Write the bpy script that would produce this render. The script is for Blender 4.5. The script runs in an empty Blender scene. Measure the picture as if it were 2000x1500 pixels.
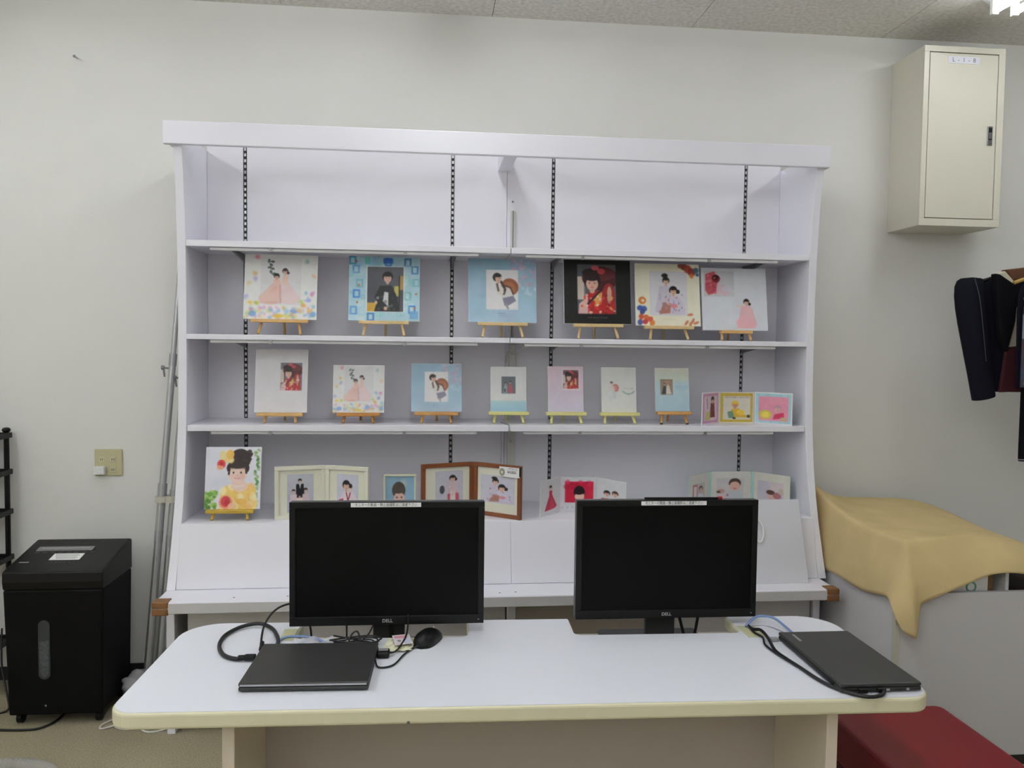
import bpy, bmesh, math, random
import numpy as np
from mathutils import Vector, Matrix
random.seed(7)
RNG = np.random.RandomState(11)
PI = math.pi
SC = bpy.context.scene
COL = SC.collection

# ------------------------------------------------------------------ camera
F_PX = 1567.0
CAM = Vector((-0.32, -3.62, 1.471))
YAW, PITCH, ROLL = 0.1032, -0.0473, 0.0121
cy_, sy_, cp_, sp_ = math.cos(YAW), math.sin(YAW), math.cos(PITCH), math.sin(PITCH)
fw = Vector((sy_ * cp_, cy_ * cp_, sp_)); rt = Vector((cy_, -sy_, 0)); up = rt.cross(fw)
cr_, sr_ = math.cos(ROLL), math.sin(ROLL)
rt, up = rt * cr_ + up * sr_, up * cr_ - rt * sr_
cd = bpy.data.cameras.new('camera'); cam = bpy.data.objects.new('camera', cd); COL.objects.link(cam)
cd.sensor_width = 36.0; cd.lens = F_PX / 2000 * 36.0; cd.clip_start = 0.05
M = Matrix((rt, up, -fw)).transposed().to_4x4(); M.translation = CAM
cam.matrix_world = M
SC.camera = cam

# ------------------------------------------------------------------ world, exposure, lamp power
w = bpy.data.worlds.new('world'); SC.world = w; w.use_nodes = True
w.node_tree.nodes['Background'].inputs[0].default_value = (0.9, 0.95, 1.0, 1)
w.node_tree.nodes['Background'].inputs[1].default_value = 0.02
SC.view_settings.view_transform = 'Standard'
SC.view_settings.look = 'None'
SC.view_settings.gamma = 1.0
SC.view_settings.use_curve_mapping = False
SC.view_settings.exposure = 0.0
SC.cycles.use_light_tree = False; SC.cycles.max_bounces = 5; SC.cycles.diffuse_bounces = 4; SC.cycles.glossy_bounces = 3
SC.cycles.caustics_reflective = False; SC.cycles.caustics_refractive = False
TUBE = 34.5            # emission of the fluorescent tubes

# ------------------------------------------------------------------ helpers
def lin(c):
    c = np.asarray(c, float) / 255.0
    return np.where(c <= 0.04045, c / 12.92, ((c + 0.055) / 1.055) ** 2.4)

MATS = {}
def mat(name, rgb, rough=0.5, metal=0.0, spec=0.5, noise=None, bump=None, alpha=1.0, trans=0.0, emit=0.0, coat=0.0):
    """noise=(scale, amount): colour mottling; bump=(scale, strength)"""
    if name in MATS: return MATS[name]
    m = bpy.data.materials.new(name); m.use_nodes = True
    nt = m.node_tree; b = nt.nodes['Principled BSDF']
    c = lin(rgb)
    b.inputs['Base Color'].default_value = (*c, 1)
    b.inputs['Roughness'].default_value = rough
    b.inputs['Metallic'].default_value = metal
    b.inputs['Specular IOR Level'].default_value = spec
    b.inputs['Alpha'].default_value = alpha
    b.inputs['Transmission Weight'].default_value = trans
    b.inputs['Coat Weight'].default_value = coat
    if emit:
        b.inputs['Emission Color'].default_value = (*c, 1)
        b.inputs['Emission Strength'].default_value = emit
    if noise or bump:
        tc = nt.nodes.new('ShaderNodeTexCoord')
    if noise:
        n = nt.nodes.new('ShaderNodeTexNoise'); n.inputs['Scale'].default_value = noise[0]; n.inputs['Detail'].default_value = 5
        nt.links.new(tc.outputs['Object'], n.inputs['Vector'])
        r = nt.nodes.new('ShaderNodeValToRGB'); a = noise[1]
        r.color_ramp.elements[0].position = 0.3; r.color_ramp.elements[1].position = 0.7
        r.color_ramp.elements[0].color = (*(c * (1 - a)), 1); r.color_ramp.elements[1].color = (*np.minimum(c * (1 + a), 1), 1)
        nt.links.new(n.outputs['Fac'], r.inputs['Fac']); nt.links.new(r.outputs['Color'], b.inputs['Base Color'])
    if bump:
        n2 = nt.nodes.new('ShaderNodeTexNoise'); n2.inputs['Scale'].default_value = bump[0]; n2.inputs['Detail'].default_value = 3
        nt.links.new(tc.outputs['Object'], n2.inputs['Vector'])
        bp = nt.nodes.new('ShaderNodeBump'); bp.inputs['Strength'].default_value = bump[1]; bp.inputs['Distance'].default_value = 0.002
        nt.links.new(n2.outputs['Fac'], bp.inputs['Height']); nt.links.new(bp.outputs['Normal'], b.inputs['Normal'])
    MATS[name] = m
    return m

def wood(name, a, bcol, scale=14.0, rough=0.45):
    if name in MATS: return MATS[name]
    m = mat(name, a, rough)
    nt = m.node_tree; b = nt.nodes['Principled BSDF']
    tc = nt.nodes.new('ShaderNodeTexCoord'); mp = nt.nodes.new('ShaderNodeMapping')
    mp.inputs['Scale'].default_value = (3, 30, 30)
    n = nt.nodes.new('ShaderNodeTexNoise'); n.inputs['Scale'].default_value = scale; n.inputs['Detail'].default_value = 4
    r = nt.nodes.new('ShaderNodeValToRGB')
    r.color_ramp.elements[0].position = 0.35; r.color_ramp.elements[1].position = 0.7
    r.color_ramp.elements[0].color = (*lin(a), 1); r.color_ramp.elements[1].color = (*lin(bcol), 1)
    nt.links.new(tc.outputs['Object'], mp.inputs['Vector']); nt.links.new(mp.outputs['Vector'], n.inputs['Vector'])
    nt.links.new(n.outputs['Fac'], r.inputs['Fac']); nt.links.new(r.outputs['Color'], b.inputs['Base Color'])
    return m

def print_mat(name='printed_picture', rough=0.4, spec=0.35, coat=0.0):
    if name in MATS: return MATS[name]
    m = mat(name, (255, 255, 255), rough, spec=spec, coat=coat)
    nt = m.node_tree; a = nt.nodes.new('ShaderNodeVertexColor'); a.layer_name = 'print'
    nt.links.new(a.outputs['Color'], nt.nodes['Principled BSDF'].inputs['Base Color'])
    return m

def B(): return bmesh.new()
def bx(bm, x0, x1, y0, y1, z0, z1):
    v = [bm.verts.new(p) for p in ((x0,y0,z0),(x1,y0,z0),(x1,y1,z0),(x0,y1,z0),(x0,y0,z1),(x1,y0,z1),(x1,y1,z1),(x0,y1,z1))]
    for f in ((0,3,2,1),(4,5,6,7),(0,1,5,4),(1,2,6,5),(2,3,7,6),(3,0,4,7)): bm.faces.new([v[i] for i in f])
    return bm
def box(*a): return bx(B(), *a)
def prism(bm, pts, axis, a, b):
    """extrude a 2-d polygon along an axis from a to b. axis x: pts=(y,z); y: (x,z); z: (x,y)"""
    def mk(p, t):
        return {'x': (t, p[0], p[1]), 'y': (p[0], t, p[1]), 'z': (p[0], p[1], t)}[axis]
    lo = [bm.verts.new(mk(p, a)) for p in pts]; hi = [bm.verts.new(mk(p, b)) for p in pts]
    n = len(pts)
    bm.faces.new(lo[::-1]); bm.faces.new(hi)
    for i in range(n): bm.faces.new((lo[i], lo[(i+1) % n], hi[(i+1) % n], hi[i]))
    bmesh.ops.recalc_face_normals(bm, faces=bm.faces)
    return bm
def smooth_path(pts, k=6):
    P = [Vector(p) for p in pts]
    if len(P) < 3: return P
    out = []
    for i in range(len(P) - 1):
        p0 = P[max(i-1, 0)]; p1 = P[i]; p2 = P[i+1]; p3 = P[min(i+2, len(P)-1)]
        for j in range(k):
            t = j / k
            out.append(0.5 * ((2*p1) + (p2-p0)*t + (2*p0-5*p1+4*p2-p3)*t*t + (3*p1-p0-3*p2+p3)*t*t*t))
    out.append(P[-1])
    return out
def tube(bm, pts, r, seg=8, closed_ends=True, radii=None):
    P = [Vector(p) for p in pts]; rings = []
    ref = Vector((0, 0, 1))
    for i, p in enumerate(P):
        d = (P[min(i+1, len(P)-1)] - P[max(i-1, 0)]).normalized()
        if i == 0:
            ref = Vector((0, 0, 1)) if abs(d.z) < 0.9 else Vector((1, 0, 0))
        a = (ref - d * ref.dot(d)).normalized(); b_ = d.cross(a); ref = a
        rr = radii[i] if radii else r
        rings.append([bm.verts.new(p + (a*math.cos(t*2*PI/seg) + b_*math.sin(t*2*PI/seg)) * rr) for t in range(seg)])
    for i in range(len(rings)-1):
        for t in range(seg):
            bm.faces.new((rings[i][t], rings[i][(t+1) % seg], rings[i+1][(t+1) % seg], rings[i+1][t]))
    if closed_ends:
        bm.faces.new(rings[0][::-1]); bm.faces.new(rings[-1])
    bmesh.ops.recalc_face_normals(bm, faces=bm.faces)
    return bm
def rod(p, q, r, seg=10): return tube(B(), [p, q], r, seg)
def lathe(bm, prof, c=(0,0,0), seg=20, axis='z'):
    rings = []
    for r, h in prof:
        ring = []
        for t in range(seg):
            a = t*2*PI/seg; u, v = r*math.cos(a), r*math.sin(a)
            ring.append(bm.verts.new({'z': (c[0]+u, c[1]+v, c[2]+h), 'y': (c[0]+u, c[1]+h, c[2]+v), 'x': (c[0]+h, c[1]+u, c[2]+v)}[axis]))
        rings.append(ring)
    for i in range(len(rings)-1):
        for t in range(seg): bm.faces.new((rings[i][t], rings[i][(t+1)%seg], rings[i+1][(t+1)%seg], rings[i+1][t]))
    bm.faces.new(rings[0][::-1]); bm.faces.new(rings[-1])
    bmesh.ops.recalc_face_normals(bm, faces=bm.faces)
    return bm
def rounded(x0, x1, y0, y1, r, n=6):
    """rounded rectangle; r single or (bl, br, tr, tl)"""
    rr = (r,)*4 if not isinstance(r, tuple) else r
    pts = []
    for (cx, cy, a0), q in zip(((x0, y0, PI), (x1, y0, 1.5*PI), (x1, y1, 0), (x0, y1, .5*PI)), rr):
        ox = cx + (q if cx == x0 else -q); oy = cy + (q if cy == y0 else -q)
        for i in range(n+1):
            a = a0 + i*(PI/2)/n
            pts.append((ox + q*math.cos(a), oy + q*math.sin(a)))
    return pts

def origin(p):
    o = Vector((0,0,0))
    while p is not None: o += p.location; p = p.parent
    return o
def obj(name, bm, m, parent=None, bev=0, smooth=False, loc=None, seg=2, sub=0):
    off = origin(parent) if parent is not None else Vector(loc or (0,0,0))
    if off.length > 0: bmesh.ops.translate(bm, verts=bm.verts, vec=-off)
    me = bpy.data.meshes.new(name); bm.to_mesh(me); bm.free()
    me.materials.append(m)
    o = bpy.data.objects.new(name, me); COL.objects.link(o)
    if parent is not None: o.parent = parent
    elif loc: o.location = loc
    if smooth:
        for p in me.polygons: p.use_smooth = True
    if bev:
        b = o.modifiers.new('bevel', 'BEVEL'); b.width = bev; b.segments = seg; b.limit_method = 'ANGLE'; b.angle_limit = 0.6
    if sub:
        s = o.modifiers.new('subdivision', 'SUBSURF'); s.levels = sub; s.render_levels = sub
    return o
def tag(o, label, cat, group=None):
    o['label'] = label; o['category'] = cat
    if group: o['group'] = group
    return o
def thing(name, label, cat, loc=(0,0,0), group=None):
    o = bpy.data.objects.new(name, None); COL.objects.link(o); o.location = loc; o.empty_display_size = 0.05
    return tag(o, label, cat, group)
def struct(name, bm, m, parent=None, **k):
    o = obj(name, bm, m, parent, **k)
    if parent is None: o['kind'] = 'structure'
    return o
def text(name, body, size, m, parent, M4, extrude=0.0003, spacing=1.0, align='CENTER', sx=1.0):
    cu = bpy.data.curves.new(name, 'FONT'); cu.body = body; cu.size = size; cu.align_x = align; cu.align_y = 'CENTER'
    cu.extrude = extrude; cu.space_character = spacing; cu.resolution_u = 3
    t = bpy.data.objects.new(name, cu); COL.objects.link(t)
    bpy.context.view_layer.update()
    me = bpy.data.meshes.new_from_object(t.evaluated_get(bpy.context.evaluated_depsgraph_get()))
    bpy.data.objects.remove(t); bpy.data.curves.remove(cu)
    me.transform(Matrix.Diagonal((sx, 1, 1, 1)))
    me.transform(M4)
    off = origin(parent); me.transform(Matrix.Translation(-off))
    me.materials.clear(); me.materials.append(m); me.name = name
    o = bpy.data.objects.new(name, me); COL.objects.link(o); o.parent = parent
    return o
def facing(x, y, z, rx=PI/2, rz=0.0):     # text plane facing -y
    return Matrix.Translation((x, y, z)) @ Matrix.Rotation(rz, 4, 'Z') @ Matrix.Rotation(rx, 4, 'X')

# ------------------------------------------------------------------ materials
m_wall = mat('wallpaper', (236, 235, 231), 0.85, spec=0.2, bump=(160, 0.25), noise=(1.2, 0.015))
m_ceil = mat('ceiling_board', (234, 231, 225), 0.9, spec=0.1, noise=(55, 0.14), bump=(90, 0.4))
m_carpet = mat('carpet', (160, 151, 126), 0.98, spec=0.05, noise=(170, 0.22), bump=(240, 1.0))
m_base = mat('dark_baseboard', (28, 27, 27), 0.6)
m_white = mat('white_laminate', (239, 238, 246), 0.32, spec=0.45)
m_white2 = mat('white_laminate_edge', (239, 238, 246), 0.3, spec=0.45)
m_lav = mat('white_back_panel', (243, 241, 248), 0.45, spec=0.3)
m_desk = mat('desk_laminate', (230, 232, 240), 0.35, spec=0.4)
m_cream = mat('cream_edge_band', (220, 215, 184), 0.42)
m_creamw = mat('cream_panel', (226, 214, 196), 0.5)
m_under = mat('beige_grey_panel', (186, 177, 168), 0.6)
m_metal = mat('galvanised_metal', (150, 152, 156), 0.3, metal=1.0)
m_dark = mat('dark_slot', (22, 22, 24), 0.6)
m_bracket = mat('grey_bracket', (128, 130, 134), 0.45, metal=0.2)
m_black = mat('black_plastic', (11, 11, 12), 0.42, spec=.3)
m_blackm = mat('matte_black_plastic', (6, 6, 7), 0.6, spec=.15, bump=(300, 0.2))
m_screen = mat('switched_off_screen', (7, 7, 7), 0.45, spec=0.12)
m_grey = mat('dark_grey_plastic', (58, 58, 59), 0.5)
m_sil = mat('silver_plastic', (165, 165, 168), 0.35, metal=0.4)
m_alu = mat('brushed_aluminium_pole', (178, 179, 180), 0.38, metal=0.75)
m_brown = mat('brown_corner_tape', (126, 86, 46), 0.5, noise=(30, 0.15))
m_lap = mat('graphite_laptop_lid', (54, 54, 53), 0.42, metal=0.2)
m_laps = mat('graphite_laptop_base', (38, 38, 39), 0.5)
m_paper = mat('white_paper', (238, 238, 236), 0.7)
m_ink = mat('black_ink', (28, 28, 30), 0.8)
m_inkg = mat('grey_ink', (120, 120, 124), 0.8)
m_duct = mat('cream_cable_duct', (218, 217, 208), 0.5)
m_locker = mat('beige_painted_steel', (220, 216, 200), 0.42, bump=(400, 0.05))
m_gap = mat('gap_shade_grey', (70, 68, 60), 0.8)
m_cloth = mat('tan_cotton_cloth', (206, 184, 136), 0.95, spec=0.1, noise=(7, 0.06), bump=(500, 0.3))
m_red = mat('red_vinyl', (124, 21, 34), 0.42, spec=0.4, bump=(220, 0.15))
m_boxw = mat('grey_white_board', (208, 206, 208), 0.5)
m_navy = mat('navy_wool', (18, 19, 30), 0.9, spec=0.15, bump=(400, 0.3))
m_blackc = mat('black_cloth', (14, 14, 18), 0.9, spec=0.15, bump=(400, 0.3))
m_shirt = mat('beige_shirt', (200, 190, 172), 0.85)
m_burg = mat('burgundy_wool', (66, 16, 26), 0.9)
m_tube = mat('fluorescent_tube', (246, 250, 255), 0.4, emit=TUBE)
m_tube_dim = mat('dimmed_fluorescent_tube', (246, 250, 255), 0.4, emit=TUBE*.52)  # row nearest the shelf wall, dimmed to balance header against shelf interiors
m_fix = mat('white_lamp_housing', (235, 235, 232), 0.5)
m_cable = mat('black_cable', (16, 16, 18), 0.5)
m_blue = mat('blue_network_cable', (118, 142, 186), 0.45)
m_wcord = mat('white_cord', (214, 212, 204), 0.5)
m_plate = mat('olive_beige_plate', (196, 190, 150), 0.45)
m_olive = mat('olive_tape', (200, 198, 158), 0.6)
m_bag = mat('clear_plastic_bag', (235, 238, 240), 0.25, alpha=0.45, bump=(30, 0.8))
m_print = print_mat()
m_printg = print_mat('glossy_printed_picture', 0.16, 0.5)
m_hose = mat('grey_ribbed_hose', (172, 170, 162), 0.6)
m_pine = wood('pale_pine', (226, 200, 150), (206, 172, 118))
m_yel = mat('yellow_green_painted_wood', (226, 220, 146), 0.45)
m_oran2 = wood('light_orange_wood', (210, 160, 96), (190, 138, 74))
m_oran = wood('orange_stained_wood', (200, 142, 70), (178, 118, 52))
m_tan = wood('tan_wood', (218, 178, 118), (198, 152, 92))
m_must = wood('mustard_wood', (206, 176, 70), (184, 150, 48))
m_frameb = wood('brown_frame_wood', (134, 78, 40), (112, 62, 30))
m_framew = mat('ivory_frame', (226, 224, 206), 0.45)
m_mat = mat('cream_mount_card', (228, 226, 208), 0.8)

# ================================================================== SETTING
XL, XR, YF, HC = -3.3, 3.6, -6.4, 2.927
struct('floor', box(XL, XR, YF, 0.02, -0.05, 0.0), m_carpet)
struct('wall_back', box(XL, XR, 0.0, 0.12, 0, HC + .05), m_wall)
struct('wall_left', box(XL - .12, XL, YF, 0.12, 0, HC + .05), m_wall)
struct('wall_right', box(XR, XR + .12, YF, 0.12, 0, HC + .05), m_wall)
struct('wall_front', box(XL - .12, XR + .12, YF - .12, YF, 0, HC + .05), m_wall)
struct('baseboard_back', box(XL, XR, -0.008, 0.0, 0.0, 0.058), m_base, bev=.002)
ceil = struct('ceiling', box(XL, XR, YF, 0.02, HC + 0.012, HC + 0.06), mat('ceiling_joint', (120, 116, 108), 0.95))
T0 = -0.0531
share = None
k0 = math.floor((XL - T0) / .91)
for k in range(k0, 9):
    for j in range(5):
        x0, x1 = T0 + .91*k + .0015, T0 + .91*(k+1) - .0015
        x0, x1 = max(x0, XL), min(x1, XR)
        if x1 - x0 < .05: continue
        y1 = -1.82*j - .0015 if j else 0.0; y0 = max(-1.82*(j+1) + .0015, YF)
        if y1 - y0 < .05: continue
        struct('ceiling_board', box(x0, x1, y0, y1, HC, HC + .0125), m_ceil, ceil)
# nail left in the wall
t = thing('nail', 'small grey nail sticking out of the wall at upper left', 'nail', (-1.809, 0, 2.664))
obj('shank', rod((-1.809, 0.004, 2.664), (-1.806, -.03, 2.660), .0022), m_metal, t)
obj('head', rod((-1.806, -.03, 2.660), (-1.8058, -.032, 2.6597), .006), m_bracket, t)

# ------------------------------------------------------------------ ceiling lamps
def ceiling_lamp(x, yc, label, L=1.2):
    t = thing('ceiling_lamp', label, 'lamp', (x, yc, HC), 'fluorescent ceiling lamps')
    hb = B()
    prism(hb, [(x-.09, HC), (x-.03, HC-.035), (x+.03, HC-.035), (x+.09, HC)], 'y', yc-L/2-.02, yc+L/2+.02)
    obj('housing', hb, m_fix, t, bev=.003)
    for s in (-1, 1):
        bm = tube(B(), [(x+s*.045, yc-L/2+.02, HC-.058), (x+s*.045, yc+L/2-.02, HC-.058)], .0145, 10)
        obj('tube', bm, m_tube_dim if yc > -2 else m_tube, t)
        for e in (-1, 1):
            obj('lamp_holder', box(x+s*.045-.014, x+s*.045+.014, yc+e*(L/2-.01)-.01, yc+e*(L/2-.01)+.01, HC-.076, HC-.005), m_fix, t, bev=.003)
    return t
LAMPS = [(2.02, -1.07, 'fluorescent ceiling lamp above the wall locker, only its end in view'),
         (-0.24, -1.12, 'fluorescent ceiling lamp over the middle of the white display shelves'),
         (-2.25, -1.12, 'fluorescent ceiling lamp over the black shredder')]
for yc, row in ((-2.7, 'second'), (-4.2, 'third'), (-5.6, 'fourth')):  # unseen rear rows, added for frontal fill light on the shelves
    for x, side in ((-0.24, 'middle'), (-2.25, 'left')):
        LAMPS.append((x, yc, '%s unseen fluorescent ceiling lamp added for fill in the %s row from the shelf wall' % (side, row)))
for x, yc, lb in LAMPS:
    ceiling_lamp(x, yc, lb)

# ================================================================== DISPLAY SHELF UNIT
U = thing('display_shelf_unit', 'large white display shelf unit standing against the back wall', 'shelf unit', (0, -.35, 0))
XI, XO, YB = 1.256, 1.288, -0.09
fprof = [(2.275, -.445), (2.20, -.437), (2.05, -.413), (1.85, -.398), (1.66, -.392), (1.48, -.392), (1.30, -.395), (1.13, -.404), (.98, -.424), (.86, -.450), (.74, -.485), (.64, -.52), (.545, -.556)]
for s in (-1, 1):
    bm = B()
    prism(bm, [(-.012, .545), (-.012, 2.275)] + [(y, z) for z, y in fprof], 'x', min(s*XI, s*XO), max(s*XI, s*XO))
    obj('side_panel', bm, m_white2, U, bev=.002)
# header fascia
obj('header', box(-1.318, 1.302, -.462, -.438, 2.213, 2.300), m_white2, U, bev=.003)
for s in (-1, 1):
    obj('header_return', box(min(s*1.289, s*1.302), max(s*1.289, s*1.302), -.438, -.30, 2.213, 2.300), m_white2, U, bev=.002)
# back panels between the slotted standards
SX = (-1.100, -.2234, .218, 1.095)
edges = [-XI, SX[0], SX[1], 0.014, SX[2], SX[3], XI]
for a, b in zip(edges[:-1], edges[1:]):
    ga = .0 if a in (-XI, .014) else .007; gb = .0 if b in (XI, .014) else .007
    obj('back_panel', box(a+ga+.0008, b-gb-.0008, YB, YB+.018, .76, 2.375), m_lav, U)
obj('rear_board', box(-XI, XI, YB+.02, -.012, .76, 2.375), m_under, U)
for x in SX:
    st = obj('shelf_standard', box(x-.0050, x+.0050, YB+.004, YB+.0185, .76, 2.365), mat('slot_shadow_grey', (46, 46, 49), .6), U)
    bm = B()
    z = .77; i = 0
    while z < 2.35:
        bx(bm, x-.0040, x+.0040, YB+.0005, YB+.0036, z, z+.012); z += .024
    obj('slot_bridge', bm, mat('bright_zinc', (196, 198, 202), .35, metal=.6), st)
# middle arm under the header and the cable duct below it
obj('middle_arm', box(-.027, .027, -.4375, YB, 2.232, 2.295), m_white2, U, bev=.002)
d = obj('cable_duct', box(.030, .050, YB-.014, YB-.0005, 1.873, 2.06), m_duct, U, bev=.002)
obj('cable_duct', box(.030, .050, YB-.014, YB-.0005, 1.508, 1.836), m_duct, U, bev=.002)
obj('cable_duct', box(.030, .058, YB-.018, YB-.0005, 1.16, 1.478), m_duct, U, bev=.002)
obj('cable_duct', box(.026, .060, YB-.018, YB-.0005, .80, 1.12), m_duct, U, bev=.002)
for z0, z1 in ((1.875, 2.06), (1.51, 1.835), (.80, 1.0)):
    obj('duct_wire', rod((.040, YB-.016, z0), (.040, YB-.016, z1), .0022, 6), m_bracket, U)
obj('screw', lathe(B(), [(.0045, 0), (.003, -.003)], (.038, YB-.014, 2.10), 10, 'y'), m_bracket, U)
# shelves
SHZ = ((1.841, 1.865), (1.4825, 1.503), (1.1245, 1.149))
for (z0, z1) in SHZ:
    for a, b in ((-XI+.001, .002), (.005, XI-.001)):
        sh = obj('shelf', box(a, b, -.398, YB-.001, z0, z1), m_white2, U, bev=.002)
        la, lb = (a+.085, a+1.13) if a < 0 else (a+.06, b-.13)
        obj('light_strip', box(la, lb, -.386, -.366, z0-.0125, z0-.0003), mat('white_strip_casing', (232, 232, 234), .4), sh, bev=.003)
        for f in (.22, .72):
            xc = la + (lb-la)*f
            obj('clip', box(xc-.006, xc+.006, -.390, -.362, z0-.0155, z0-.0003), m_sil, sh, bev=.001)
    for x in SX:
        bm = B(); prism(bm, [(YB, z0-.0005), (-.30, z0-.0005), (-.30, z0-.008), (YB-.03, z0-.028), (YB, z0-.034)], 'x', x-.004, x+.004)
        bx(bm, x-.012, x+.012, -.30, YB-.01, z0-.004, z0-.0005)
        obj('bracket', bm, m_bracket, U)
# deck, kick panels, ledge
obj('deck', box(-XI+.001, XI-.001, -.472, YB-.001, .758, .780), m_white2, U, bev=.002)
for a, b in ((-XI+.001, .0043), (.0048, XI-.001)):
    bm = B(); prism(bm, [(-.4725, .780), (-.490, .779), (-.552, .546), (-.535, .546)], 'x', a, b)
    obj('kick_panel', bm, m_white2, U, bev=.002)
led = obj('ledge', box(-1.288, 1.262, -.70, -.02, .502, .545), m_white2, U, bev=.004)
obj('ledge_lip', box(-1.286, 1.26, -.7035, -.70, .506, .541), mat('ledge_edge_band', (205, 203, 204), .5), led)
for s, xa in ((-1, -1.288), (1, 1.262)):
    lo, hi = (xa-.004, xa+.052) if s < 0 else (xa-.046, xa+.004)
    for z0, z1 in ((.499, .524), (.525, .5485)):
        obj('corner_tape', box(lo, hi, -.707, -.655, z0, z1), m_brown, led, bev=.004)
for x, y in ((-1.02, -.655), (-.83, -.65), (-.05, -.66), (.01, -.655), (.42, -.66)):
    obj('wire_hole', rod((x, y, .543), (x, y, .5458), .004, 8), m_bracket, led)
# base below the ledge
for s in (-1, 1):
    x0, x1 = (-1.288, -1.258) if s < 0 else (1.234, 1.262)
    bm = B(); bx(bm, x0, x1, -.56, -.02, .10, .502); bx(bm, x0, x1, -.56, -.50, 0, .10); bx(bm, x0, x1, -.10, -.02, 0, .10)
    obj('base_side', bm, m_white2, U, bev=.002)
obj('base_post', box(-.012, .022, -.56, -.05, .03, .502), m_white2, U, bev=.002)
obj('base_rail', box(-1.258, 1.234, -.545, -.53, .035, .09), m_white2, U, bev=.002)
obj('base_back', box(-1.258, 1.234, -.06, -.045, .03, .502), m_under, U)
obj('base_door', box(-1.215, -.630, -.545, -.528, .095, .485), m_boxw, U, bev=.002)
obj('base_door', box(-.624, -.018, -.545, -.528, .095, .485), m_boxw, U, bev=.002)
obj('base_door', box(.63, 1.228, -.545, -.528, .095, .485), m_boxw, U, bev=.002)
obj('base_door', box(.029, .624, -.50, -.482, .095, .50), m_under, U, bev=.002)
# loose wires at the middle of the unit
def wire(name, label, pts, r, m, cat='cable', k=6, seg=8, group=None):
    P = smooth_path(pts, k)
    base = min(P, key=lambda p: p.z)
    return tag(obj(name, tube(B(), P, r, seg), m, None, smooth=True, loc=tuple(base)), label, cat, group)
obj('loose_wire', tube(B(), smooth_path([(.11, -.30, 1.481), (.085, -.24, 1.468), (.062, -.17, 1.45), (.045, -.118, 1.435), (.02, -.115, 1.44), (.018, -.11, 1.40)]), .003, 6), m_duct, U, smooth=True)
obj('loose_wire', tube(B(), smooth_path([(-.02, -.30, 1.151), (.0, -.37, 1.152), (.0035, -.402, 1.148), (.004, -.404, 1.12), (.01, -.36, 1.10), (.03, -.20, 1.06), (.042, -.112, 1.05)]), .003, 6), m_sil, U, smooth=True)
obj('loose_wire', tube(B(), smooth_path([(-.005, -.12, 1.12), (.0, -.115, 1.02), (-.004, -.115, .93), (.0, -.115, .80)]), .0022, 6), m_wcord, U, smooth=True)

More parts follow.
